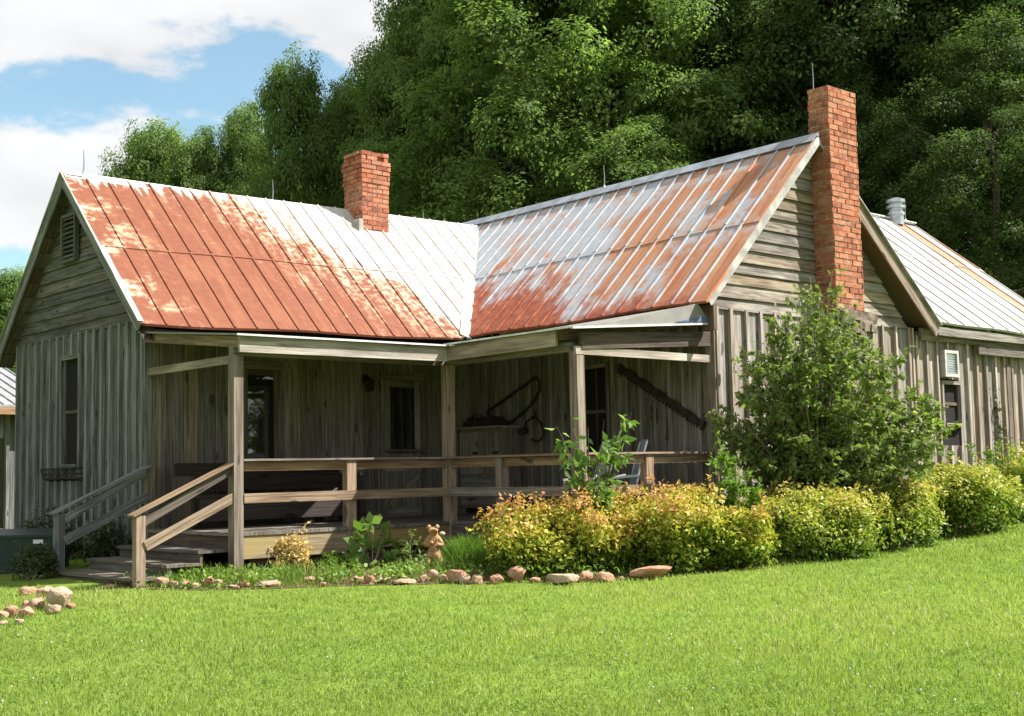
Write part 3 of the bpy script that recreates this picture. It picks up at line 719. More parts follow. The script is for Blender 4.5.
# beams, rafters and the low roof
mb = MB(); mb.beam((-.055, -PW, ZB+.05), (XB+.05, -PW, ZB+.05), .09, .1); mb.beam((XB, -PW-.05, ZB+.049), (XB, YC+.05, ZB+.049), .09, .098); mb.build('porch_beam', M['wall_porch'], porch)
mb = MB(); mb.beam((0, -PW+.05, ZB-.035), (0, -.05, ZB-.035), .04, .085); mb.build('tie_beam', M['fascia'], porch)
mb = MB(); mb.beam((XB-.08, YC-.06, ZB+.005), (XR-.05, YC-.06, ZB+.005), .035, .085); mb.build('tie_beam', M['fascia'], porch)
mb = MB(); mb.beam((-.03, -PW-.15, 2.165), (-.03, -.05, 2.40), .04, .11); mb.build('end_rafter', M['soffit'], porch)
mb = MB(); mb.beam((XB+.0, YC-.07, 2.145), (XR-.06, YC-.07, 2.28), .04, .17); mb.build('end_rafter', M['dark'], porch)
mb = MB(); mb.beam((-.08, -PW-.2, 2.14), (XB-.17, -PW-.2, 2.155), .035, .165)
mb.build('fascia', M['fascia'], porch)['label'] = 'sunlit pale fascia board'
mb = MB(); mb.beam((XB-.168, -PW-.17, 2.165), (XB-.168, YC+.12, 2.18), .035, .17); mb.build('fascia', M['fascia'], porch)
for i in range(7):
    mb = MB(); mb.beam((.36+i*.4, -PW-.15, 2.20), (.36+i*.4, -.06, 2.43), .045, .09); mb.build('rafter', M['soffit'], porch)
for i in range(10):
    mb = MB(); mb.beam((XB-.12, -.4-i*.4, 2.21), (XR-.08, -.4-i*.4, 2.52), .045, .09); mb.build('rafter', M['soffit'], porch)
PE = -4.335
mb = MB()   # porch sheet: two lean-to slopes meeting in a valley line out from the inner corner
mb.prism([(-.13, -PW-.25, 2.225), (XB-.2, -PW-.25, 2.245), (4.55, -.30, 2.50), (4.9, -.025, 2.50), (-.13, -.025, 2.45)], (0, 0, .018))
mb.prism([(XB-.2, -PW-.2, 2.262), (XB-.22, PE, 2.268), (3.3, PE, 2.335), (3.3, -PW-.2, 2.335)], (0, 0, .018))
mb.prism([(3.302, -PW-.2, 2.335), (3.302, PE, 2.335), (4.63, PE, 2.635), (4.63, -.32, 2.56), (4.0, -.9, 2.48)], (0, 0, .018))
mb.build('porch_roof', M['porchroof'], porch)
mb = MB(); mb.prism([(2.75, PE-.005, 2.285), (4.86, PE-.005, 2.455), (4.655, PE-.005, 2.665), (3.3, PE-.005, 2.375)], (0, .012, 0)); mb.build('end_panel', M['porchroof'], porch)
mb = MB(); mb.beam((XB-.24, PE-.01, 2.262), (4.92, PE-.01, 2.445), .03, .022); mb.beam((-.14, -PW-.262, 2.232), (XB-.19, -PW-.262, 2.252), .02, .02); mb.beam((XB-.215, -PW-.2, 2.268), (XB-.23, PE+.01, 2.272), .02, .02); mb.build('drip_edge', M['flash'], porch)
mb = MB(); mb.prism([(4.25, PE-.018, 2.425), (4.80, PE-.018, 2.462), (4.80, PE-.018, 2.52)], (0, .01, 0)); mb.build('blue_patch', M['blue'], porch)
mb = MB(); mb.bx(4.80, 4.86, GE+.02, GE+.2, 2.36, 2.66); mb.build('eave_bracket', M['dark'], porch)
# --- stairs
SX = 1.065
tr = [(-.36, .045), (-.71, -.075), (-1.08, -.185)]
for i, (xa, z) in enumerate(tr):
    mb = MB(); xi = xa+.37
    mb.bx(xa-.03, xa+.165, -PW+.07, -.06, z-.03, z); mb.bx(xa+.17, xi-.02, -PW+.07, -.06, z-.03, z-.001)
    mb.bx(xa, xa+.03, -PW+.09, -.08, z-.14, z-.031); mb.build('step', M['floor'], porch)
def stair_rail(y, xt, label_m, zt0=.955, low=True):
    pa, pb = np.array((xt-.02, y, zt0)), np.array((-SX-.09, y, .425)); d = unit(pb-pa)
    mb = MB(); mb.beam(pa, pb, .14, .022); mb.build('rail_cap', label_m, porch)
    mb = MB(); mb.beam(pa+np.array([-.03, 0, -.07]), pb+np.array([.12, 0, -.07+.0]), .035, .085); mb.build('rail_board', M['dark'] if y < -1 else label_m, porch)
    mb = MB(); mb.beam((xt-.06, y-.045, .59), (-SX+.04, y-.045, .13), .03, .095); mb.build('rail_board', M['post'] if y < -1 else label_m, porch)
    mb = MB(); mb.bx(-SX-.05, -SX+.045, y-.045, y+.045, -.36, .425); mb.build('rail_post', M['rail'] if y < -1 else label_m, porch)
stair_rail(-PW, .04, M['post']); stair_rail(-.1, -.0, M['wall_left'], .93)
mb = MB(); mb.bx(-.06, .03, -.145, -.055, .1, .93); mb.build('rail_post', M['wall_porch'], porch)

# ------------------------------------------------------------------ things on the porch
def bench():
    r = root('bench', (1.3, -.55, FZ), 'long dark red brown bench with a solid back on the porch', 'bench')
    m = MB(); m.bx(.18, 2.42, -.34, -.30, .62, .95); m.build('backrest', M['bench'], r)
    m = MB(); m.bx(.18, 2.42, -.78, -.345, .55, .585); m.build('seat', M['bench'], r)
    m = MB(); m.bx(.25, 2.36, -.765, -.745, .29, .548); m.build('seat_front', M['bench'], r)
    for x in (.14, 2.425): m = MB(); m.bx(x, x+.035, -.78, -.30, FZ, .8); m.build('end_panel', M['bench'], r)
bench()
def cabinet():
    r = root('cabinet', (4.8, -.5, FZ), 'whitewashed wooden cupboard in the inner porch corner', 'cabinet')
    m = MB(); m.bx(4.62, 4.97, -.93, -.06, FZ+.08, 1.36); 
    for x in (4.63, 4.92):
        for y in (-.92, -.11): m.bx(x, x+.04, y, y+.04, FZ, FZ+.08)
    m.build('body', M['cab'], r)
    for a, b, z0, z1 in ((-.91, -.51, .75, 1.32), (-.49, -.08, .75, 1.32), (-.91, -.08, .33, .72)):
        m = MB(); m.bx(4.60, 4.618, a, b, z0, z1); d = m.build('door', M['cab'], r)
        m = MB(); m.bx(4.575, 4.60, a+.03, a+.12, (z0+z1)/2-.015, (z0+z1)/2+.015); m.build('handle', M['iron'], d)
    m = MB(); m.bx(4.57, 4.98, -.96, -.03, 1.361, 1.395); m.build('top', M['cab'], r)
cabinet()
m = MB(); m.bx(4.66, 4.93, -.75, -.08, 1.396, 1.47); m.bx(4.69, 4.90, -.66, -.14, 1.471, 1.53); m.tube([(4.68, -.5, 1.50), (4.64, -.5, 1.56), (4.64, -.3, 1.56), (4.68, -.3, 1.50)], .01, 6)
thing_mesh(m, 'iron_box', M['iron'], (4.8, -.4, 1.396), 'low black iron box lying on the whitewashed cupboard', 'box')
def wall_tube(pts, rad, name, label, cat, mat='iron', extra=None):
    P = [(XR-.075, y, z) for y, z in pts]; m = MB(); m.tube(P, rad, 7)
    if extra: extra(m)
    return thing_mesh(m, name, M[mat], (XR-.07, pts[0][0], pts[0][1]), label, cat)
wall_tube([(-.27, 1.62), (-.6, 1.75), (-.95, 1.90), (-1.27, 2.03), (-1.33, 1.98), (-1.34, 1.86), (-1.25, 1.74), (-1.08, 1.61), (-.85, 1.49), (-.66, 1.42), (-.5, 1.40), (-.33, 1.45), (-.27, 1.62)], .020, 'bow_saw',
          'large dark bow shaped iron tool hanging on the porch wall', 'tool')
def hk(m):
    m.tube([(XR-.07, -1.22, 1.50), (XR-.07, -1.24, 1.58)], .012, 6); m.lathe((XR-.085, -1.0, 1.28), [(.06, 0), (.07, .04), (.06, .08)], 10)
wall_tube([(-1.0, 1.32), (-1.06, 1.44), (-1.2, 1.50), (-1.34, 1.42), (-1.40, 1.28), (-1.34, 1.19), (-1.25, 1.17), (-1.15, 1.2)], .016, 'harness_ring', 'small curled iron ring hanging below the bow shaped tool', 'tool', 'iron', hk)
m = MB(); a, b = np.array((XR-.07, -2.77, 2.06)), np.array((XR-.07, -4.12, 1.27)); d = unit(b-a); q = np.cross(d, (1., 0, 0))
m.obox((a+b)/2, (b-a)/2, (.012, 0, 0), q*.045)
for i in range(26): c = a+(b-a)*((i+.5)/26)-q*.055*np.sign(q[2]); m.obox(c, d*.014, (.008, 0, 0), q*.014)
thing_mesh(m, 'crosscut_saw', M['iron'], a, 'long dark crosscut saw hung slantwise on the porch wall', 'saw')
m = MB(); m.bx(XR-.062, XR-.045, -3.37, -3.28, 1.37, 1.55); m.tube([(XR-.065, -3.33, 1.56), (XR-.065, -3.33, 1.62)], .008, 6)
thing_mesh(m, 'iron_plate', M['rustbit'], (XR-.05, -3.32, 1.37), 'small dark rectangular iron plate on the wall below the saw', 'plate')
m = MB(); m.prism([(XR-.06, -3.52, 1.42), (XR-.06, -3.58, 1.42), (XR-.06, -3.60, 1.30), (XR-.06, -3.57, 1.22), (XR-.06, -3.61, 1.12), (XR-.06, -3.50, 1.12), (XR-.06, -3.53, 1.25)], (.014, 0, 0)); m.tube([(XR-.064, -3.55, 1.42), (XR-.064, -3.55, 1.47)], .008, 6)
thing_mesh(m, 'rusty_blade', M['rustbit'], (XR-.05, -3.55, 1.12), 'rust brown hourglass shaped blade on the wall beside the porch corner', 'blade')
def lamp():
    r = root('wall_lamp', (3.03, -.05, 1.9), 'small black lantern on the porch wall left of the plank door', 'lamp')
    m = MB(); m.bx(2.99, 3.07, -.065, -.046, 1.96, 2.08); m.tube([(3.03, -.06, 2.03), (3.03, -.12, 2.06), (3.03, -.14, 2.02)], .012, 6); m.build('bracket', M['iron'], r)
    m = MB(); m.lathe((3.03, -.14, 1.85), [(.03, 0), (.055, .02), (.065, .13), (.075, .14), (.02, .18)], 8); m.build('lantern', M['iron'], r)
lamp()
m = MB()   # wire basket under the left window
for z, o in ((.80, .10), (.86, .115), (.93, .13)):
    m.tube([(-.03, 1.62, z), (-.03-o, 1.66, z), (-.03-o, 2.66, z), (-.03, 2.70, z)], .008, 5)
for i in range(19):
    y = 1.66+i*.0556; m.tube([(-.16, y, .93), (-.145, y, .86), (-.125, y, .80), (-.04, y, .77)], .006, 5)
thing_mesh(m, 'wire_basket', M['iron'], (-.05, 2.16, .77), 'empty black wire planter basket hung below the left window', 'planter')
def chair(u, v, t, label, rz):
    p = T(u, v, t); p[2] = FZ; r = root('patio_chair', p, label, 'chair', 'patio chairs on the porch', rz)
    def P(x, y, z): return p+np.array([x, y, z])
    # local: sitter faces +x
    for sy in (-.2, .2):
        m = MB(); m.tube([P(.24, sy, 0), P(.2, sy, .46), P(-.02, sy, .50)], .014, 7); m.build('leg', M['alu'], r)
        m = MB(); m.tube([P(-.30, sy, 0), P(-.12, sy, .36)], .013, 7); m.build('leg', M['alu'], r)
        m = MB(); m.obox(P(.02, sy, .475), (.2, 0, -.015), (0, .024, 0), (.001, 0, .012)); m.build('armrest', M['alu'], r)
        m = MB(); m.tube([P(-.12, sy*.93, .28), P(-.20, sy*.93, .62), P(-.28, sy*.93, .88)], .014, 7); m.build('back_frame', M['alu'], r)
    m = MB(); m.obox(P(-.21, 0, .63), (.085, 0, -.27), (0, .172, 0), (.004, 0, .002)); m.build('backrest', M['sling'], r)
    m = MB(); m.obox(P(.05, 0, .315), (.2, 0, .02), (0, .172, 0), (-.001, 0, .012)); m.build('seat', M['sling'], r)
    return r, p
FA = math.atan2(RH[1], RH[0])+math.pi
ch, cp = chair(589, 520, 14.35, 'grey mesh patio chair with a salmon cushion behind the leafy sapling', FA+.35)
ch2_, _ = chair(622, 520, 15.0, 'half hidden grey patio chair nearest the saw wall', FA+.1)
m = MB(); m.prism([(-.14, -.16, 0), (.22, -.16, 0), (.22, .16, 0), (-.14, .16, 0)], (0, 0, .07))
cu_ = thing_mesh(m, 'cushion', M['cushion'], (0, 0, 0), 'salmon orange cushion lying on the patio chair seat', 'cushion'); cu_.location = Vector((cp[0], cp[1], cp[2]+.345))*K; cu_.rotation_euler.z = FA+.35

# ------------------------------------------------------------------ ground, bed
def grid_mesh(xs, ys, zf):
    X, Y = np.meshgrid(xs, ys); Z = zf(X, Y); V = np.stack([X, Y, Z], -1).reshape(-1, 3); nx, ny = len(xs), len(ys)
    i = np.arange(nx*ny).reshape(ny, nx); Q = np.stack([i[:-1, :-1], i[:-1, 1:], i[1:, 1:], i[1:, :-1]], -1).reshape(-1, 4); return V, Q
ax = np.concatenate([-np.geomspace(700, 24, 14), np.linspace(-22, 30, 131), np.geomspace(33, 700, 14)])
V, Q = grid_mesh(ax, ax, lambda X, Y: ground(X, Y))
lawn = link('lawn', npmesh('lawn', V, Q, M['lawn'], np.full(len(Q), .5)), None, None); lawn['kind'] = 'structure'
for p in lawn.data.polygons: p.use_smooth = True
bpix = [(-60, 583), (60, 588), (105, 589), (200, 591), (330, 587), (420, 585), (560, 583), (650, 579), (700, 574), (760, 569), (830, 561), (880, 551), (940, 538), (1024, 519), (1090, 508)]
BP = np.array([st(*G(*q)[:2]) for q in bpix])
def tb(s): return np.interp(s, BP[:, 0], BP[:, 1])
ss_ = np.linspace(BP[2, 0]-.1, BP[-1, 0]+2, 140); tv = np.linspace(0, 1, 14); VV = []
for tq in tv:
    for s in ss_:
        x, y = xy(s, tb(s)+.02+2.6*tq); VV.append((x, y, float(ground(x, y))+.006+.03*math.sin(tq*math.pi)))
nx = len(ss_); i = np.arange(nx*len(tv)).reshape(len(tv), nx); Q = np.stack([i[:-1, :-1], i[:-1, 1:], i[1:, 1:], i[1:, :-1]], -1).reshape(-1, 4)
bed = link('flower_bed', npmesh('flower_bed', np.array(VV), Q, M['soil'], np.full(len(Q), .5)), None, None); bed['kind'] = 'structure'

def grass_blades(name, s, t, h, w, mat, rn, label, lean=.5):
    n = len(s); x, y = xy(s, t); z = ground(x, y); P = np.stack([x, y, z-.004], 1)
    a = RNG.uniform(0, 2*np.pi, n); S = np.stack([np.cos(a), np.sin(a), 0*a], 1)
    b = RNG.uniform(0, 2*np.pi, n); ln = RNG.uniform(0, lean, n)*h
    Lv = np.stack([np.cos(b)*ln, np.sin(b)*ln, h], 1); w = w[:, None]
    mid = P+Lv*np.array([.38, .38, .58]); tip = P+Lv
    V = np.stack([P-S*w/2, P+S*w/2, mid+S*w*.42, mid-S*w*.42, tip+S*w*.08, tip-S*w*.08], 1).reshape(-1, 3)
    k = np.arange(n)[:, None]*6; Q = np.concatenate([k+np.array([0, 1, 2, 3]), k+np.array([3, 2, 4, 5])], 0)
    o = link(name, npmesh(name, V, Q, mat, np.concatenate([rn, rn])), None, None)
    return tag(o, label, 'grass', kind='stuff')
N = 300000
u_ = RNG.random(N); t_ = 5.6+(19-5.6)*u_**1.55; half = t_*.46+.5; s_ = RNG.uniform(-1, 1, N)*half
ok = (t_ < tb(s_)+RNG.normal(0, .05, N)); s_, t_ = s_[ok], t_[ok]
px_, py_ = xy(s_, t_)
patch = .5+.5*np.sin(px_*2.1+1.7*np.sin(py_*1.3))*np.sin(py_*1.9+1.3*np.sin(px_*1.1))
patch2 = .5+.5*np.sin(px_*.7+py_*.9+2*np.sin(py_*.5))
patch3 = np.sin(px_*7.3+2.1*np.sin(py_*5.1))*np.sin(py_*6.7+1.9*np.sin(px_*4.3))
rn = np.clip(.46+.26*(patch-.5)+.30*(patch2-.5)+.10*patch3+RNG.normal(0, .19, len(s_)), 0, 1)
grass_blades('grass', s_, t_, RNG.uniform(.018, .050, len(s_))*(.62+.6*patch+.22*patch3), RNG.uniform(.003, .006, len(s_))*(.65+t_/14), M['grass'], rn, 'short sunlit mown green grass covering the sloping lawn', 1.0)
# rougher weeds along and inside the bed
N = 15000; s_ = RNG.uniform(BP[2, 0], 3.2, N); k_ = RNG.random(N)**1.6
t_ = tb(s_)+.10+k_*1.0; cl = np.sin(s_*5.3)+np.sin(s_*2.1+1)+.8*np.sin(s_*11+2); ok = RNG.random(N) < np.clip(.45+.3*cl, .06, 1); s_, t_ = s_[ok], t_[ok]
grass_blades('weeds', s_, t_, RNG.uniform(.05, .2, len(s_))*np.clip((t_-tb(s_))/.55, .3, 1), RNG.uniform(.006, .013, len(s_)), M['weed'], RNG.random(len(s_)), 'unkempt green weeds growing in the flower bed along the porch', .9)
N = 5200; c = G(470, 572); a, b = st(c[0], c[1]); s_ = a+RNG.normal(0, .17, N); t_ = b+.45+RNG.normal(0, .16, N)
grass_blades('tall_grass', s_, t_, RNG.uniform(.12, .36, N)*np.exp(-((s_-a)/.4)**2), RNG.uniform(.006, .011, N), M['weed'], RNG.random(N)*.7, 'tuft of long dark green grass right of the frog statue', .9)
# ground cover leaves in the bed
N = 5200; s_ = RNG.uniform(BP[2, 0]+.1, 2.2, N); t_ = tb(s_)+.05+RNG.random(N)*1.0
cl = np.sin(s_*4.1+.6)+np.sin(s_*9.7)*.7; ok = RNG.random(N) < np.clip(.5+.45*cl, .03, 1); s_, t_ = s_[ok], t_[ok]; n = len(s_); x, y = xy(s_, t_)
P = np.stack([x, y, ground(x, y)+RNG.uniform(.01, .13, n)], 1); Nn = unit(rand_dir(n)+np.array([.1, -.3, 1.1])); V, Q = leaf_arrays(P, Nn, rand_dir(n), RNG.uniform(.03, .07, n), RNG.uniform(.02, .045, n))
tag(link('ground_cover', npmesh('ground_cover', V, Q, M['weed'], RNG.random(n)), None, None), 'low leafy ground cover between the rocks and the porch', 'ground cover', kind='stuff')
N = 5200; t_ = 6.0+RNG.random(N)**1.4*6.5; s_ = RNG.uniform(-.43, .44, N)*t_; x, y = xy(s_, t_); pt = np.sin(x*5.9+1.1*np.sin(y*4.2))*np.sin(y*5.3+2*np.sin(x*2.7)); ok = (pt > .45) & (t_ < tb(s_)-.1)
grass_blades('tall_tufts', s_[ok], t_[ok], RNG.uniform(.05, .10, ok.sum()), RNG.uniform(.004, .007, ok.sum()), M['grass'], np.clip(RNG.normal(.35, .25, ok.sum()), 0, 1), 'scattered longer tufts of grass standing out of the mown lawn', 1.2)
# clover leaves in patches
N = 26000; t_ = 6.1+RNG.random(N)**1.4*6; s_ = RNG.uniform(-.42, .43, N)*t_; x, y = xy(s_, t_)
pt = np.sin(x*2.9+1.5*np.sin(y*2.2))*np.sin(y*3.1+1.2*np.sin(x*1.7)); ok = (pt > .30) & (t_ < tb(s_)-.15); x, y = x[ok], y[ok]; n = len(x)
P = np.stack([x, y, ground(x, y)+RNG.uniform(.018, .042, n)], 1); Nn = unit(rand_dir(n)*.45+np.array([.1, -.25, 1.1])); l = RNG.uniform(.010, .022, n); V, Q = leaf_arrays(P, Nn, rand_dir(n), l, l*.9)
tag(link('clover', npmesh('clover', V, Q, M['weed'], RNG.random(n)), None, None), 'patches of small darker clover leaves in the lawn', 'clover', kind='stuff')
# white clover heads
mb = MB()
for i in range(70):
    t = random.uniform(6.3, 10); s = random.uniform(-.42, .42)*t
    if random.random() < .55: s = abs(s)*.9
    if t > tb(s)-.1: continue
    x, y = xy(s, t); z = float(ground(x, y)); mb.lathe((x, y, z+random.uniform(.035, .055)), [(.002, 0), (.006, .003), (.0065, .007), (.003, .011)], 6)
o = mb.build('clover_flowers', M['petalw']); tag(o, 'tiny white clover heads scattered over the lawn', 'flowers', kind='stuff')

# ------------------------------------------------------------------ rocks
def rock_mesh(seed):
    import bmesh
    rs = np.random.default_rng(seed); bm = bmesh.new(); bmesh.ops.create_icosphere(bm, subdivisions=3, radius=.5)
    planes = [(unit(rs.normal(size=3)), rs.uniform(.22, .38)) for _ in range(11)]; ph = rs.uniform(0, 6, 9)
    for v in bm.verts:
        p = np.array(v.co)
        for n, d in planes:
            q = p@n
            if q > d: p = p-n*(q-d)*.92
        q = p*9; p = p*(1+.05*math.sin(q[0]+ph[0])*math.sin(q[1]+ph[1])+.035*math.sin(2.3*q[2]+ph[2])*math.sin(2.1*q[0]+ph[3])+.02*math.sin(4*q[1]+ph[4]))
        v.co = Vector(p)*K
    me = bpy.data.meshes.new('rock'); bm.to_mesh(me); bm.free(); me.materials.append(M['rock']); return me
RM = [rock_mesh(i) for i in range(6)]
GB, GP = 'rocks edging the flower bed', 'rocks in the pile on the left lawn'
def rock(u, v, w, h, label, grp, i, dz=.0):
    p = G(u, v); k = depth(p)/F; o = bpy.data.objects.new('rock', RM[i % 6]); COL.objects.link(o)
    o.location = Vector((p[0], p[1], p[2]+h*k*.36+dz))*K
    big = 1.12 if grp == GP else 1.0; o.scale = (w*k*1.12*big, w*k*.85*big, h*k*1.2*big); o.rotation_euler = (random.uniform(-.15, .15), random.uniform(-.1, .1), YAW+random.uniform(-.3, .3))
    tag(o, label, 'rock', grp)
rocks = [(160, 587, 17, 14, 'blocky tan rock right beside the foot of the stair post'), (173, 588, 10, 9, 'small dark brown rock just right of the blocky tan rock'),
 (186, 588, 13, 9, 'low pale rock third along the bed edge from the stairs'), (197, 589, 11, 8, 'small flat tan rock left of the upright pinkish rock'),
 (208, 588, 13, 15, 'upright pinkish rock pointing up below the porch corner post'), (218, 588, 11, 9, 'small rounded tan rock right of the upright pinkish rock'),
 (232, 589, 14, 6, 'thin flat reddish rock below the porch skirt board'), (244, 588, 14, 7, 'flat brown slab just left of the long orange rock'),
 (271, 587, 28, 8, 'long low orange tan rock in the weedy part of the edging'), (283, 580, 9, 6, 'little orange rock sitting above the long orange tan rock'),
 (307, 583, 20, 8, 'flat tan rock between the pale blooms and the broad leaved plant'), (323, 587, 8, 5, 'tiny peach pebble rock in the gap of the edging'),
 (357, 583, 15, 10, 'rounded pinkish rock below the broad leaved plant'), (369, 584, 12, 11, 'wedge shaped red rock below the broad leaved plant'),
 (386, 583, 22, 8, 'long flat pale brown rock left of the red slab'), (406, 584, 24, 7, 'long flat red slab in front of the small flowering plant'),
 (424, 583, 12, 11, 'dark red blocky rock below the frog statue'), (433, 582, 11, 13, 'leaning tan rock directly in front of the frog statue'),
 (443, 582, 10, 11, 'small reddish rock with a pale top right of the leaning tan rock'), (456, 583, 20, 17, 'large blocky pink rock right of the frog statue'),
 (466, 584, 13, 12, 'rough pink rock leaning on the large blocky pink rock'), (478, 584, 12, 12, 'tilted wedge of tan rock left of the golden shrubs'),
 (496, 584, 18, 12, 'low pinkish brown rock at the left foot of the golden shrubs'), (517, 582, 20, 16, 'chunky mottled rock under the first golden shrub'),
 (534, 583, 12, 8, 'small tan rock squeezed between two larger rocks under the first golden shrub'), (562, 584, 35, 13, 'long pale cream rock under the first golden shrub'),
 (587, 582, 17, 14, 'upright squarish grey pink rock right of the long pale cream rock'), (606, 582, 20, 13, 'plump tan boulder beside the squarish grey pink rock'),
 (621, 581, 8, 6, 'small tan stone just left of the longest boulder'), (650, 579, 47, 13, 'longest pale boulder at the right end of the edging')]
for i, (u, v, w, h, lb) in enumerate(rocks): rock(u, v, w, h, lb, GB, i)
pile = [(30, 595, 18, 10, 'pale flat rock at the back left of the pile'), (43, 597, 20, 12, 'pale pink rock at the back of the pile'), (60, 609, 28, 21, 'biggest rough pink boulder at the right end of the pile'),
 (70, 609, 9, 8, 'small pale stone outermost to the right of the pile'), (52, 614, 15, 11, 'pale tan rock at the front of the pile below the big boulder'), (38, 609, 16, 13, 'bright orange rock in the middle of the pile'),
 (29, 609, 12, 10, 'orange brown rock left of the bright orange one'), (24, 618, 16, 13, 'brown and pale mottled rock at the front of the pile'), (11, 618, 16, 12, 'orange rock near the left end of the pile'),
 (1, 620, 12, 12, 'pale grey rock cut by the left edge of the photo'), (19, 624, 12, 6, 'low tan rock lowest at the front of the pile'), (4, 625, 10, 5, 'low pale stone at the bottom left of the pile')]
for i, (u, v, w, h, lb) in enumerate(pile): rock(u, v, w, h, lb, GP, i+3)

# ------------------------------------------------------------------ frog statue
def skin(name, verts, edges, rad, mat, parent, sub=2):
    me = bpy.data.meshes.new(name); me.from_pydata([tuple(np.array(v)*K) for v in verts], edges, [])
    ob = bpy.data.objects.new(name, me); COL.objects.link(ob); md = ob.modifiers.new('s', 'SKIN'); ob.modifiers.new('u', 'SUBSURF').levels = sub
    for i, r in enumerate(rad): me.skin_vertices[0].data[i].radius = (r*K, r*K); me.skin_vertices[0].data[i].use_root = (i == 0)
    dg = bpy.context.evaluated_depsgraph_get(); dg.update(); m2 = bpy.data.meshes.new_from_object(ob.evaluated_get(dg))
    bpy.data.objects.remove(ob); o = bpy.data.objects.new(name, m2); COL.objects.link(o); m2.materials.clear(); m2.materials.append(mat)
    for p in m2.polygons: p.use_smooth = True
    if parent: o.parent = parent
    return o
fp = G(434, 571); k = depth(fp)/F; fh = 47*k
frog = root('frog_statue', fp, 'tan terracotta frog garden statue standing upright with folded arms', 'statue', None, YAW+math.pi)
S = fh/.44
def fs(pts): return [tuple(np.array(p)*S) for p in pts]
#  x = statue's left, y = front (towards the camera after the turn)
bv = fs([(0, 0, .16), (0, .01, .22), (0, .0, .29), (0, 0, .335), (0, .02, .375), (0, .06, .37),
         (.05, 0, .30), (.085, .02, .235), (.035, .075, .245), (0, .09, .275), (-.05, 0, .30), (-.085, .02, .235), (-.035, .075, .25),
         (.045, .02, .13), (.065, .06, .075), (.055, 0, .03), (.07, .06, .012), (-.045, .02, .13), (-.065, .06, .075), (-.055, 0, .03), (-.07, .06, .012)])
be = [(0, 1), (1, 2), (2, 3), (3, 4), (4, 5), (2, 6), (6, 7), (7, 8), (8, 9), (2, 10), (10, 11), (11, 12), (0, 13), (13, 14), (14, 15), (15, 16), (0, 17), (17, 18), (18, 19), (19, 20)]
br = [S*q for q in (.042, .046, .042, .034, .05, .04, .026, .022, .019, .018, .026, .022, .018, .036, .028, .02, .022, .036, .028, .02, .022)]
skin('body', bv, be, br, M['terracotta'], frog)
hd = skin('head', fs([(0, .03, .380), (.058, .035, .374), (-.058, .035, .374), (0, .088, .366)]), [(0, 1), (0, 2), (0, 3)], [S*q for q in (.046, .030, .030, .030)], M['terracotta'], frog)
for sx in (.038, -.038):
    m = MB(); c = np.array(fs([(sx, .050, .408)])[0]); R_ = .021*S
    m.lathe(c, [(R_*math.sin(a), -R_*math.cos(a)) for a in np.linspace(.2, math.pi-.2, 8)], 12); o = m.build('eye', M['terracotta'], None, smooth=True); o.parent = frog
m = MB(); m.lathe((0, 0, 0), [(.13*S, -.02), (.135*S, .012*S), (.10*S, .022*S)], 18); o = m.build('base', M['terracotta'], None, smooth=False); o.parent = frog
m = MB(); c = np.array(fs([(-.085, .06, .345)])[0]); R_ = .028*S
m.lathe(c, [(R_*math.sin(a), -R_*math.cos(a)*.7) for a in np.linspace(.15, math.pi-.15, 8)], 12); o = m.build('ball', M['cream'], None, smooth=True); o.parent = frog

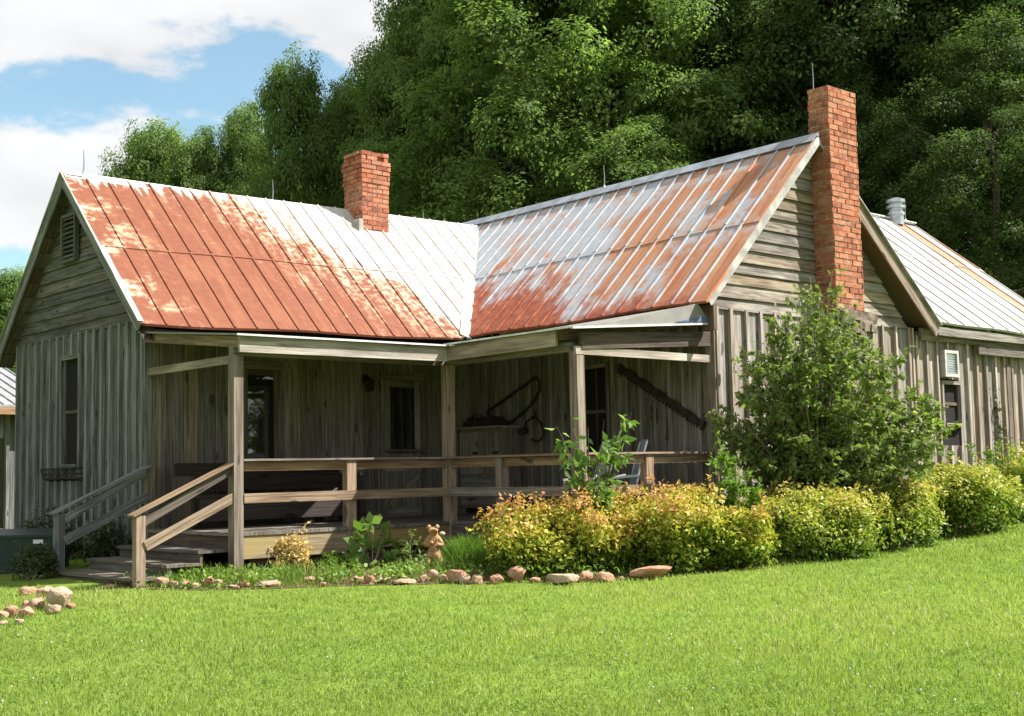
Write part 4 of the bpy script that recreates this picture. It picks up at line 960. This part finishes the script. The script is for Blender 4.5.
# ------------------------------------------------------------------ plants
def dome_bush(name, u, v, wpx, hpx, back, label, cat, mat, nleaf, L=(.03, .06), group=None, tipy=True, seed=0, dep=.8, stems=10, bias=0.0, clump=.17):
    rs = np.random.default_rng(seed+5); p = G(u, v); t0 = depth(p); s, t = st(p[0], p[1]); t += back
    x, y = xy(s, t); z = float(ground(x, y)); k = t/F; R = wpx*k/2; H = hpx*k; base = np.array([x, y, z])
    r = root(name, base, label, cat, group)
    nc = int(60*max(.6, R/.75)); d = unit(rs.normal(size=(nc, 3))); d[:, 2] = np.abs(d[:, 2])*1.0-.18; d = unit(d)
    q = rs.uniform(.62, 1.0, nc)[:, None]; lump = 1+.16*np.sin(d[:, :1]*5+seed)*np.cos(d[:, 1:2]*4+seed*2)
    cc = d*q*np.array([R*.93, R*dep, H*.62])*(1+.6*(lump-1))+np.array([0, 0, H*.20]); cc[:, 2] = np.maximum(cc[:, 2], .06); cc[:, :2] *= (.66+.48*np.clip(cc[:, 2:3]/(H*.6), 0, 1))
    ci = rs.integers(0, nc, nleaf); cr = rs.uniform(.7, 1.3, nc)*clump
    ld = unit(rs.normal(size=(nleaf, 3))+np.array([0, 0, .35])); P = cc[ci]+ld*(cr[ci]*rs.uniform(.35, 1.15, nleaf))[:, None]; P[:, 2] = np.maximum(P[:, 2], .012)
    Nn = unit(ld+.8*rs.normal(size=(nleaf, 3))+np.array([0, 0, .5])); Dd = unit(ld+.7*rs.normal(size=(nleaf, 3))+np.array([0, 0, .2]))
    l = rs.uniform(L[0], L[1], nleaf); V, Q = leaf_arrays(P, Nn, Dd, l, l*.5)
    ns = int(34*max(.5, R/.75)); sd_ = unit(rs.normal(size=(ns, 3))*np.array([1, 1, .5])+np.array([0, 0, .75])); sb = cc[rs.integers(0, nc, ns)]; keep = sb[:, 2] > H*.28; sb, sd_ = sb[keep], sd_[keep]; ns = len(sb)
    sl = rs.uniform(.10, .30, ns)*min(1, H/.7); kk = 15; q_ = rs.uniform(.3, 1, (ns, kk)); SP = (sb[:, None]+sd_[:, None]*(clump*.6+sl[:, None]*q_)[..., None]+rs.normal(0, .014, (ns, kk, 3))).reshape(-1, 3)
    SN = unit(rs.normal(size=(len(SP), 3))+np.array([0, 0, .8])); SD = unit(np.repeat(sd_, kk, 0)+.8*rs.normal(size=(len(SP), 3))); l2 = rs.uniform(L[0], L[1], len(SP))*.9
    V2, Q2 = leaf_arrays(SP, SN, SD, l2, l2*.5); V = np.concatenate([V, V2]); Q = np.concatenate([Q, Q2+len(P)*4]); P = np.concatenate([P, SP]); ld = np.concatenate([ld, np.repeat(sd_, kk, 0)]); nleaf = len(P)
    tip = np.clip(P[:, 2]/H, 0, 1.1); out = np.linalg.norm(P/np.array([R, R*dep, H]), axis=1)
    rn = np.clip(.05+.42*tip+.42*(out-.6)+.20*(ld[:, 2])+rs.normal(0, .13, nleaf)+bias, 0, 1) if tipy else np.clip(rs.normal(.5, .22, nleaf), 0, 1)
    link('foliage', npmesh('foliage', V, Q, mat, rn), None, r)
    m = MB()
    for i in range(stems):
        c = cc[rs.integers(0, nc)]; b = np.array([rs.uniform(-.12, .12), rs.uniform(-.1, .1), -.03])
        m.tube([base+b, base+b*.5+c*np.array([.5, .5, .55]), base+c], [.012, .008, .004], 5)
    m.build('stem', M['twig'], r)
    return r
GS = 'clipped golden shrubs in front of the house'
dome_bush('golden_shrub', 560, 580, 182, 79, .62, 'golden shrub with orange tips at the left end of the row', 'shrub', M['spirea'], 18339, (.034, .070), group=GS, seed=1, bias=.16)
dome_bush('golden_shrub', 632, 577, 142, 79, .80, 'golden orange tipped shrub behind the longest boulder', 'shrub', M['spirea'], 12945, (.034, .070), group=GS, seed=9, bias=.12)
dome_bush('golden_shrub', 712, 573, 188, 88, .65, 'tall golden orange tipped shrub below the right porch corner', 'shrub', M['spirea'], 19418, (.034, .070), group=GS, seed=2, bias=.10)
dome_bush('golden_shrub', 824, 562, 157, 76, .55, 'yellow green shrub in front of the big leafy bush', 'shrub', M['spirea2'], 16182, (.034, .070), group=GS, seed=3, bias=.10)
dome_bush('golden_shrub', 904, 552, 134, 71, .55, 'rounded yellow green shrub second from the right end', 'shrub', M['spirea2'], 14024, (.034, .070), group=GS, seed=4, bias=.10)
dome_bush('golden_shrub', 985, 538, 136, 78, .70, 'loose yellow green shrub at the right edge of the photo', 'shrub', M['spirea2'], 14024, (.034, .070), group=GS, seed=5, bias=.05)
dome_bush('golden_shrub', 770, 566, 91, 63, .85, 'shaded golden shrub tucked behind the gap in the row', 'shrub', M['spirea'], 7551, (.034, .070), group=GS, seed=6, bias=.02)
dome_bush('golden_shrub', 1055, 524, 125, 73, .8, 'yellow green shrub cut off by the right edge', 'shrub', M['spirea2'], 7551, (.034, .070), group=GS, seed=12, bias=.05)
GD = 'dark shrubs by the shaded end wall'
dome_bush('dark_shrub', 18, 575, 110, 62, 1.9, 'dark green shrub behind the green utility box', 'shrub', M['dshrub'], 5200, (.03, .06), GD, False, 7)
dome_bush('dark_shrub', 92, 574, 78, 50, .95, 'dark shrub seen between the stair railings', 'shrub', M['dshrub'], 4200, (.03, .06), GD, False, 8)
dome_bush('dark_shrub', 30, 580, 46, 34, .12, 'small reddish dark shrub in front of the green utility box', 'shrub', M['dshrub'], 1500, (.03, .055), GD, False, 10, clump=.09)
dome_bush('pale_azalea', 287, 577, 34, 42, .35, 'faded peach and cream flowering plant in front of the porch skirt', 'plant', M['peach'], 560, (.035, .065), None, True, 11, stems=14, clump=.09, bias=.15)
dome_bush('marigold', 333, 572, 26, 16, .2, 'low yellow flowered plant left of the broad leaved plant', 'plant', M['weed'], 400, (.02, .05), None, False, 13, clump=.05)
def branchy(name, base, tips, label, cat, mat, twig_m, nper, L, W, rad, spread, droop, seed, sub=3, start=.3, group=None, hang=.5, upb=0.0):
    """multi-stemmed plant: each main stem runs base -> tip with side twigs and leaves set along them"""
    rs = np.random.default_rng(seed); r = root(name, base, label, cat, group); base = np.array(base, float); m = MB(); P = []; D = []
    for tp in tips:
        tp = np.array(tp, float); b0 = base+np.array([rs.uniform(-1, 1), rs.uniform(-1, 1), 0])*rad*4
        mid = b0+(tp-b0)*np.array([.38, .38, .60])+rs.normal(0, .04, 3); pts = []
        for q in np.linspace(0, 1, 9):
            p = (1-q)**2*b0+2*q*(1-q)*mid+q*q*tp+np.array([0, 0, -droop*max(0, q-.6)**2]); pts.append(p)
        m.tube(pts, [rad*(1-.85*q) for q in np.linspace(0, 1, 9)], 5)
        lines = [(pts, start)]
        for j in range(sub):
            q0 = rs.uniform(start*.8, .95); i0 = min(7, int(q0*8)); a = pts[i0]; dr = unit(unit(pts[i0+1]-a)*.6+rs.normal(0, .65, 3)+np.array([0, 0, .15+upb])); ln = spread*rs.uniform(.5, 1.1)*(1.15-q0*.5)
            tw = [a+dr*ln*z+np.array([0, 0, -droop*.35*z*z]) for z in np.linspace(0, 1, 5)]; m.tube(tw, [rad*.4, rad*.35, rad*.28, rad*.2, rad*.12], 4); lines.append((tw, .15))
        for pts_, s0 in lines:
            n = max(2, int(nper*(1 if pts_ is pts else .7)))
            for q in rs.uniform(s0, 1.0, n):
                f = q*(len(pts_)-1); i = min(len(pts_)-2, int(f)); a = pts_[i]+(pts_[i+1]-pts_[i])*(f-i); P.append(a+rs.normal(0, .012, 3)); D.append(unit(pts_[i+1]-pts_[i])*.5+rs.normal(0, .6, 3)+np.array([0, 0, -hang]))
    m.build('branches', twig_m, r)
    P = np.array(P)-base; n = len(P); D = unit(np.array(D)); Nn = unit(np.cross(D, rs.normal(size=(n, 3)))+np.array([0, 0, .6])); l = rs.uniform(L[0], L[1], n)
    V, Q = leaf_arrays(P, Nn, D, l, l*W, .1); link('foliage', npmesh('foliage', V, Q, mat, np.clip(rs.normal(.5, .24, n), 0, 1)), None, r); return r
# the big leafy bush against the gable wall
BT = 14.35
bb = T(822, 520, BT); bb[2] = float(ground(bb[0], bb[1]))
sil = [(816, 264), (798, 280), (835, 276), (862, 296), (775, 300), (952, 412), (946, 432), (930, 386), (716, 408), (800, 296), (840, 296), (770, 318), (858, 312), (748, 332), (880, 322), (900, 330), (728, 352), (742, 392), (735, 365), (905, 362), (925, 386), (938, 402), (722, 418), (730, 446),
       (950, 418), (940, 438), (915, 412), (890, 400), (760, 350), (790, 330), (830, 320), (860, 345), (800, 360), (770, 390), (830, 385), (870, 380), (750, 425), (780, 430), (810, 420), (850, 420), (885, 440), (910, 455), (770, 460), (735, 470), (840, 450), (870, 470), (900, 480), (790, 470),
       (815, 300), (785, 310), (850, 330), (820, 350), (762, 370), (880, 355), (898, 385), (748, 405), (812, 395), (840, 410), (760, 445), (725, 395), (930, 420), (868, 400), (800, 440)]
tips = []
for (u, v) in sil:
    for rep in range(3): tips.append(T(u+random.gauss(0, 9), v+random.gauss(0, 8)+rep*6, BT+random.uniform(-.75, .75)))
branchy('leafy_bush', bb, tips, 'big loose green bush with pale twigs growing before the tall chimney', 'bush', M['shrub'], M['twig'], 30, (.05, .10), .55, .012, .50, .20, 21, 8, .30, None, .6)
sp = T(592, 560, 12.75); sp[2] = float(ground(sp[0], sp[1]))
sap = [T(u, v, 12.75+random.uniform(-.2, .2)) for u, v in ((556, 424), (570, 412), (626, 412), (632, 410), (604, 418), (588, 425), (565, 445), (615, 430), (600, 445), (578, 460), (612, 462))]
branchy('sapling', sp, sap, 'young sapling with large drooping leaves in front of the porch chairs', 'sapling', M['sapleaf'], M['bark'], 12, (.09, .16), .42, .010, .16, .1, 31, 4, .40, None, .8)
np_ = T(742, 520, 13.2); np_[2] = float(ground(np_[0], np_[1]))
branchy('bright_shrub', np_, [T(u, v, 13.2+random.uniform(-.2, .2)) for u, v in ((716, 432), (724, 444), (735, 462), (712, 455), (748, 470), (760, 478), (728, 470), (718, 438), (740, 450), (755, 486))],
        'small feathery bright green shrub between the porch corner and the big bush', 'shrub', M['bright'], M['twig'], 46, (.04, .075), .42, .008, .16, .05, 33, 6, .30, None, .1)
bp = G(371, 572)
branchy('broadleaf_plant', xy(st(*bp[:2])[0], st(*bp[:2])[1]+.15)+(float(bp[2]),), [T(u, v, depth(bp)+.15+random.uniform(-.12, .12)) for u, v in ((372, 522), (352, 536), (360, 528), (385, 528), (396, 540), (392, 552), (350, 552), (366, 540), (380, 545), (358, 560), (388, 562))],
        'broad leaved green plant in the bed below the porch rail', 'plant', M['sapleaf'], M['twig'], 6, (.13, .19), .6, .007, .05, .04, 35, 0, .6, None, -.15)
fp2 = G(412, 574)
branchy('flowering_plant', xy(st(*fp2[:2])[0], st(*fp2[:2])[1]+.15)+(float(fp2[2]),), [T(u, v, depth(fp2)+.15+random.uniform(-.12, .12)) for u, v in ((412, 528), (402, 548), (420, 540), (425, 556), (396, 562), (410, 555), (428, 566), (405, 538))],
        'slim leafy plant with mauve flowers beside the frog statue', 'plant', M['shrub'], M['twig'], 14, (.03, .065), .5, .005, .1, .03, 37, 3, .2, None, .1)
vb = np.array((11.75, YR-.06, .1))
branchy('wall_vine', vb, [np.array((11.65+random.uniform(-.12, .12), YR-.07, z)) for z in (2.0, 1.9, 1.6, 1.3, 1.1, .9)], 'thin dark vine climbing the battened annex wall', 'vine', M['vine'], M['bark'], 30, (.03, .06), .6, .007, .07, .02, 39, 3, .3, None, .3)
wb = T(1005, 500, 17.2); wb[2] = float(ground(wb[0], wb[1]))
branchy('tall_weeds', wb, [T(u, v, 17.2+random.uniform(-.5, .5)) for u, v in ((965, 440), (975, 455), (985, 448), (998, 442), (1008, 436), (1018, 440), (1024, 448), (955, 462), (992, 458), (1012, 452), (970, 462), (1030, 440))],
        'tall wispy yellow green weeds below the annex wall', 'weeds', M['bright'], M['twig'], 26, (.04, .10), .25, .007, .25, .08, 41, 4, .3, None, 0, .4)
m = MB()
for dx, dz in ((-.03, .36), (.04, .32), (-.06, .27), (.01, .25)):
    c = np.array([fp2[0]+dx*RH[0]+.1*FH[0], fp2[1]+dx*RH[1]+.1*FH[1], fp2[2]+dz])
    m.lathe(c, [(.008, 0), (.024, .01), (.012, .022)], 7)
thing_mesh(m, 'mauve_flowers', M['petalp'], (fp2[0], fp2[1], fp2[2]+.2), 'pale mauve blossoms on top of the slim plant', 'flowers') if False else None

# utility box
ub = G(20, 574); s0, t0 = st(ub[0], ub[1])
def ubox():
    x, y = xy(s0-.12, t0+.35); r = root('utility_box', (x, y, ub[2]), 'low dark green metal utility box with a small white plate', 'utility box', None, YAW+.05)
    z = ub[2]
    m = MB(); m.bx(x-.46, x+.46, y-.28, y+.28, z-.05, z+.40); m.build('body', M['utilgreen'], r)
    m = MB(); m.prism([(x-.48, y-.31, z+.401), (x+.48, y-.31, z+.401), (x+.48, y+.3, z+.45), (x-.48, y+.3, z+.45)], (0, 0, .03)); m.build('lid', M['utilgreen'], r)
    m = MB(); m.bx(x+.22, x+.33, y-.286, y-.281, z+.33, z+.375); m.build('plate', M['label'], r)
ubox()
# shed far left
def shed():
    b = np.array(T(0, 520, 21.5)); b[2] = float(ground(b[0], b[1])); r = root('shed', b, 'grey plank shed with a low tin roof behind the left end of the house', 'shed')
    x, y, z = b
    w = MB(); plank_wall(w, (x-3.2, y, z), (1, 0, 0), 3.9, (0, -1, 0), 0, lambda s: 2.05, .22, [(2.75, 3.25, 0, 1.55)], True); plank_wall(w, (x+.7, y, z), (0, 1, 0), 2.5, (1, 0, 0), 0, lambda s: 2.2, .22)
    w.bx(x-3.2, x-3.15, y, y+2.5, z, z+2.1); w.build('wall', M['wall_left'], r)
    w = MB(); w.bx(x-.5, x+.1, y+.4, y+.42, z, z+1.6); w.build('opening_shade', M['black'], r)  # black sheet standing in for the unlit inside of the shed
    w = MB(); w.prism([(x-3.4, y-.35, z+2.05), (x+.95, y-.35, z+2.05), (x+.95, y+2.7, z+3.0), (x-3.4, y+2.7, z+3.0)], (0, 0, .04))
    for i in range(22):
        xx = x-3.3+i*.2; w.beam((xx, y-.35, z+2.1), (xx, y+2.7, z+3.05), .02, .03)
    w.build('roof', M['shedroof'], r)
    w = MB(); w.bx(x-3.4, x+.95, y-.36, y-.33, z+1.93, z+2.045); w.build('fascia', M['rail'], r)
shed()

# ------------------------------------------------------------------ trees
def crown_mesh(seed, mat, nclump, nleaf, prof, L=(.075, .145), rc=(.7, 1.25), loose=1.0):
    """crown in a 1-unit-per-unit local frame: prof(h) gives radius for h in 0..1; total height 1 -> scaled by object"""
    rs = np.random.default_rng(seed); H, R = prof['H'], prof['R']; cc = []; cr = []
    while len(cc) < nclump:
        h = rs.uniform(0, 1); rad = R*prof['f'](h); a = rs.uniform(0, 2*math.pi); q = rs.uniform(.35, 1.0)**.5
        c = np.array([rad*q*math.cos(a), rad*q*math.sin(a), prof['z0']+h*(H-prof['z0'])])
        c += rs.normal(0, .25*loose, 3); cc.append(c); cr.append(rs.uniform(*rc))
    cc = np.array(cc); cr = np.array(cr)
    # second level: small tufts on each clump
    nt = 14; td = unit(rs.normal(size=(nclump, nt, 3))+np.array([0, 0, .35])); tc = cc[:, None, :]+td*(cr[:, None]*rs.uniform(.55, 1.0, (nclump, nt)))[..., None]*np.array([1, 1, .88])
    tr = rs.uniform(.22, .48, (nclump, nt)); ci = rs.integers(0, nclump, nleaf); ti = rs.integers(0, nt, nleaf)
    ld = unit(rs.normal(size=(nleaf, 3))+np.array([0, 0, .3])); P = tc[ci, ti]+ld*(tr[ci, ti]*rs.uniform(.4, 1.1, nleaf))[:, None]*np.array([1.1, 1.1, .85])
    Nn = unit(.5*ld+.75*td[ci, ti]+.36*rs.normal(size=(nleaf, 3))+np.array([0, 0, .45])); Dd = unit(ld+.6*rs.normal(size=(nleaf, 3))+np.array([0, 0, -.25]))
    l = rs.uniform(L[0], L[1], nleaf); V, Q = leaf_arrays(P, Nn, Dd, l, l*.55, .12)
    tone = rs.normal(0, .13, (nclump, nt)); rn = np.clip(.5+tone[ci, ti]+rs.normal(0, .16, nleaf), 0, 1)
    return npmesh('crown', V, Q, mat, rn), cc
def trunk_mesh(cc, H, z0, seed, r0=.28):
    rs = np.random.default_rng(seed+99); m = MB(); top = np.array([rs.normal(0, .5), rs.normal(0, .5), H*.9]); tr = [np.array([0, 0, -.6]), np.array([0, 0, .2])]+[top*q+np.array([rs.normal(0, .12), rs.normal(0, .12), 0]) for q in (.2, .4, .6, .8, 1.0)]
    m.tube(tr, [r0*1.35, r0*1.1, r0*.9, r0*.75, r0*.55, r0*.3, .04], 9)
    for c in cc[rs.permutation(len(cc))[:34]]:
        q = np.clip((c[2]-rs.uniform(1.0, 3.5))/(H*.9), .15, .85); a = top*q
        mid = (a+c)/2+np.array([0, 0, -.25]); m.tube([a, mid, c], [r0*.33*(1-q*.5), r0*.2, .02], 6)
    o = m.build('trunk', M['bark']); me = o.data; bpy.data.objects.remove(o); return me
egg = lambda h: max(.12, math.sin(math.pi*min(1, (h*.86+.14)))**.62*(1-.25*h))
PR = dict(A=dict(H=15.5, R=5.2, z0=2.4, f=egg), B=dict(H=13.0, R=4.4, z0=1.6, f=egg), C=dict(H=16.5, R=5.6, z0=3.0, f=egg), D=dict(H=9.0, R=3.0, z0=1.0, f=egg))
KIND = {}
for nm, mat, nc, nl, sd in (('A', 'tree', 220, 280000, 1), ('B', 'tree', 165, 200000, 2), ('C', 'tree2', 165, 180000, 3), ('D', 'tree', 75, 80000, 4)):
    me, cc = crown_mesh(sd, M[mat], nc, nl, PR[nm], loose=1.3 if nm == 'C' else 1.0); KIND[nm] = (me, trunk_mesh(cc, PR[nm]['H'], PR[nm]['z0'], sd))
GT = 'trees in the wood behind the house'
def tree(kind, u, t, scale, label, rz, group=GT, sxy=1.0, s=None):
    ss = (u-512)/F*t if s is None else s; x, y = xy(ss, t); z = float(ground(x, y))
    r = root('broadleaf_tree', (x, y, z), label, 'tree', group, rz); r.scale = (scale*sxy, scale*sxy, scale)
    me, tm = KIND[kind]; link('trunk', tm, None, r); link('crown', me, None, r)
TREES = [ # kind, column, distance, scale, label
 ('D', 8, 50, .98, 'small distant tree at the left edge beyond the shed', .3, .75), ('D', 150, 42, 1.34, 'low rounded tree showing over the rust red roof, farthest left of the wood', 1.0, .58),
 ('B', 198, 41, .88, 'green tree second from the left above the red roof', 1.0, .60), ('B', 245, 41, .94, 'green tree third from the left, left of the tall rounded tree', 2.2, .50), ('D', 297, 36, 1.34, 'tallest of the trees left of the short chimney, with a rounded top', 4.0, .48),
 ('B', 282, 43, .84, 'tree filling the gap behind the tall rounded tree left of the short chimney', .7, .75),
 ('B', 350, 38, .92, 'dense green tree right behind the short chimney', 3.1, .50), ('B', 456, 36, 1.22, 'tall tree just right of the short chimney, its top cut by the frame', .5, .62),
 ('A', 515, 37, 1.16, 'tall leafy tree above the valley between both roofs', 1.9, .85), ('A', 598, 33, 1.08, 'bright sunlit tree behind the middle of the grey roof', 2.8, 1.0),
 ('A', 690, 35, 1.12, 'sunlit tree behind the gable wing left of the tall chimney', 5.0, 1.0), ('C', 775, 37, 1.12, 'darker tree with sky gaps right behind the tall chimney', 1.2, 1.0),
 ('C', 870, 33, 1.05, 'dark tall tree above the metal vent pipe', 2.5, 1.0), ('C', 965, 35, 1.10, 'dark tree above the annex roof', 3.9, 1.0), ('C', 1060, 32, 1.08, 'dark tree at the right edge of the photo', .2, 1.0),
 ('B', 640, 29, .62, 'low bright young tree peeping over the grey roof ridge', .8, 1.1), ('B', 450, 46, 1.25, 'tree deep in the wood seen between the two tallest crowns', 4.4, 1.1), ('C', 740, 47, 1.2, 'shadowed tree deep in the wood behind the grey ridge', 5.5, 1.1),
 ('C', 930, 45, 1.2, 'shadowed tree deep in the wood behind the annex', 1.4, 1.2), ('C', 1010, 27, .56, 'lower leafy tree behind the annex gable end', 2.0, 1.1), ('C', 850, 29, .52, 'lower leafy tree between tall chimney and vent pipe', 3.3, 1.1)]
for (kd, u, t, scl, lb, rz, sx) in TREES: tree(kd, u, t, scl, lb, rz, GT, sx)
# the wood goes on beyond the right of the picture, and a hedge of trees closes the view the left windows look at
for i, (s, t, k_, sc_) in enumerate(((24, 40, 'C', 1.1), (19, 44, 'C', 1.1), (29, 46, 'A', 1.15))):
    tree(k_, 0, t, sc_, 'tree of the wood standing outside the right edge of the picture', i*1.3, GT, 1.0, s)
for i, (s, t) in enumerate(((-20, 30), (-22, 24), (-25, 17), (-25, 40))):
    tree('B', 0, t, .9, 'tree standing outside the left edge of the picture', i*1.7, 'trees on the left of the yard', 1.0, s)

# ------------------------------------------------------------------ camera, sky, sun
cam = bpy.data.cameras.new('camera'); co = bpy.data.objects.new('camera', cam); COL.objects.link(co)
cam.sensor_width = 36; cam.lens = 36*F/1024; cam.clip_end = 3000; cam.clip_start = .1
mt = Matrix(((CR[0], CU[0], -_f[0], CX*K), (CR[1], CU[1], -_f[1], CY*K), (CR[2], CU[2], -_f[2], CZ*K), (0, 0, 0, 1))); co.matrix_world = mt
sc.camera = co
SAZ, SEL = math.radians(50), math.radians(48)
sd = Vector((math.sin(SAZ)*math.cos(SEL), -math.cos(SAZ)*math.cos(SEL), math.sin(SEL)))
sun = bpy.data.lights.new('sun', 'SUN'); so = bpy.data.objects.new('sun', sun); COL.objects.link(so)
sun.energy = 5.0; sun.angle = math.radians(.5); sun.color = (1, .965, .90); so.rotation_euler = sd.to_track_quat('Z', 'Y').to_euler()
wd = bpy.data.worlds.new('World'); sc.world = wd; wd.use_nodes = True; nt = wd.node_tree; nt.nodes.clear()
L_ = nt.links.new; nn = nt.nodes.new
out = nn('ShaderNodeOutputWorld'); sky = nn('ShaderNodeTexSky'); sky.sky_type = 'NISHITA'; sky.sun_disc = False
sky.sun_elevation = SEL; sky.sun_rotation = math.atan2(sd.x, sd.y); sky.air_density = 1.0; sky.dust_density = .6; sky.ozone_density = 1.2
bg = nn('ShaderNodeBackground'); bg.inputs[1].default_value = .085; tint = nn('ShaderNodeMix'); tint.data_type = 'RGBA'; tint.blend_type = 'MULTIPLY'; tint.inputs[0].default_value = 1; tint.inputs[7].default_value = (.95, 1.12, 1.0, 1); L_(sky.outputs[0], tint.inputs[6]); L_(tint.outputs[2], bg.inputs[0])
tc = nn('ShaderNodeTexCoord'); mp = nn('ShaderNodeMapping'); mp.inputs['Scale'].default_value = (1, 1, 2.2); mp.inputs['Location'].default_value = (.7, .1, .5)
L_(tc.outputs['Generated'], mp.inputs[0])
n1 = nn('ShaderNodeTexNoise'); n1.inputs['Scale'].default_value = 4.2; n1.inputs['Detail'].default_value = 9; n1.inputs['Roughness'].default_value = .56; L_(mp.outputs[0], n1.inputs['Vector'])
mr = nn('ShaderNodeMapRange'); mr.interpolation_type = 'SMOOTHSTEP'; mr.inputs[1].default_value = .42; mr.inputs[2].default_value = .485; mr.inputs[3].default_value = .10; L_(n1.outputs['Fac'], mr.inputs[0])
n2 = nn('ShaderNodeTexNoise'); n2.inputs['Scale'].default_value = 6; n2.inputs['Detail'].default_value = 6; L_(mp.outputs[0], n2.inputs['Vector'])
cr_ = nn('ShaderNodeMapRange'); cr_.inputs[1].default_value = .3; cr_.inputs[2].default_value = .7; cr_.inputs[3].default_value = .34; cr_.inputs[4].default_value = .47; L_(n2.outputs['Fac'], cr_.inputs[0])
bg2 = nn('ShaderNodeBackground'); bg2.inputs[0].default_value = (.97, .985, 1.0, 1); L_(cr_.outputs[0], bg2.inputs[1])
mx = nn('ShaderNodeMixShader'); L_(mr.outputs[0], mx.inputs[0]); L_(bg.outputs[0], mx.inputs[1]); L_(bg2.outputs[0], mx.inputs[2]); L_(mx.outputs[0], out.inputs[0])
vs = sc.view_settings; vs.view_transform = 'Standard'; vs.look = 'None'; vs.exposure = 1.22; vs.gamma = 1; vs.use_curve_mapping = False
sc.cycles.max_bounces = 6; sc.cycles.transparent_max_bounces = 4
for o in sc.objects:
    if 'org' in o: del o['org']
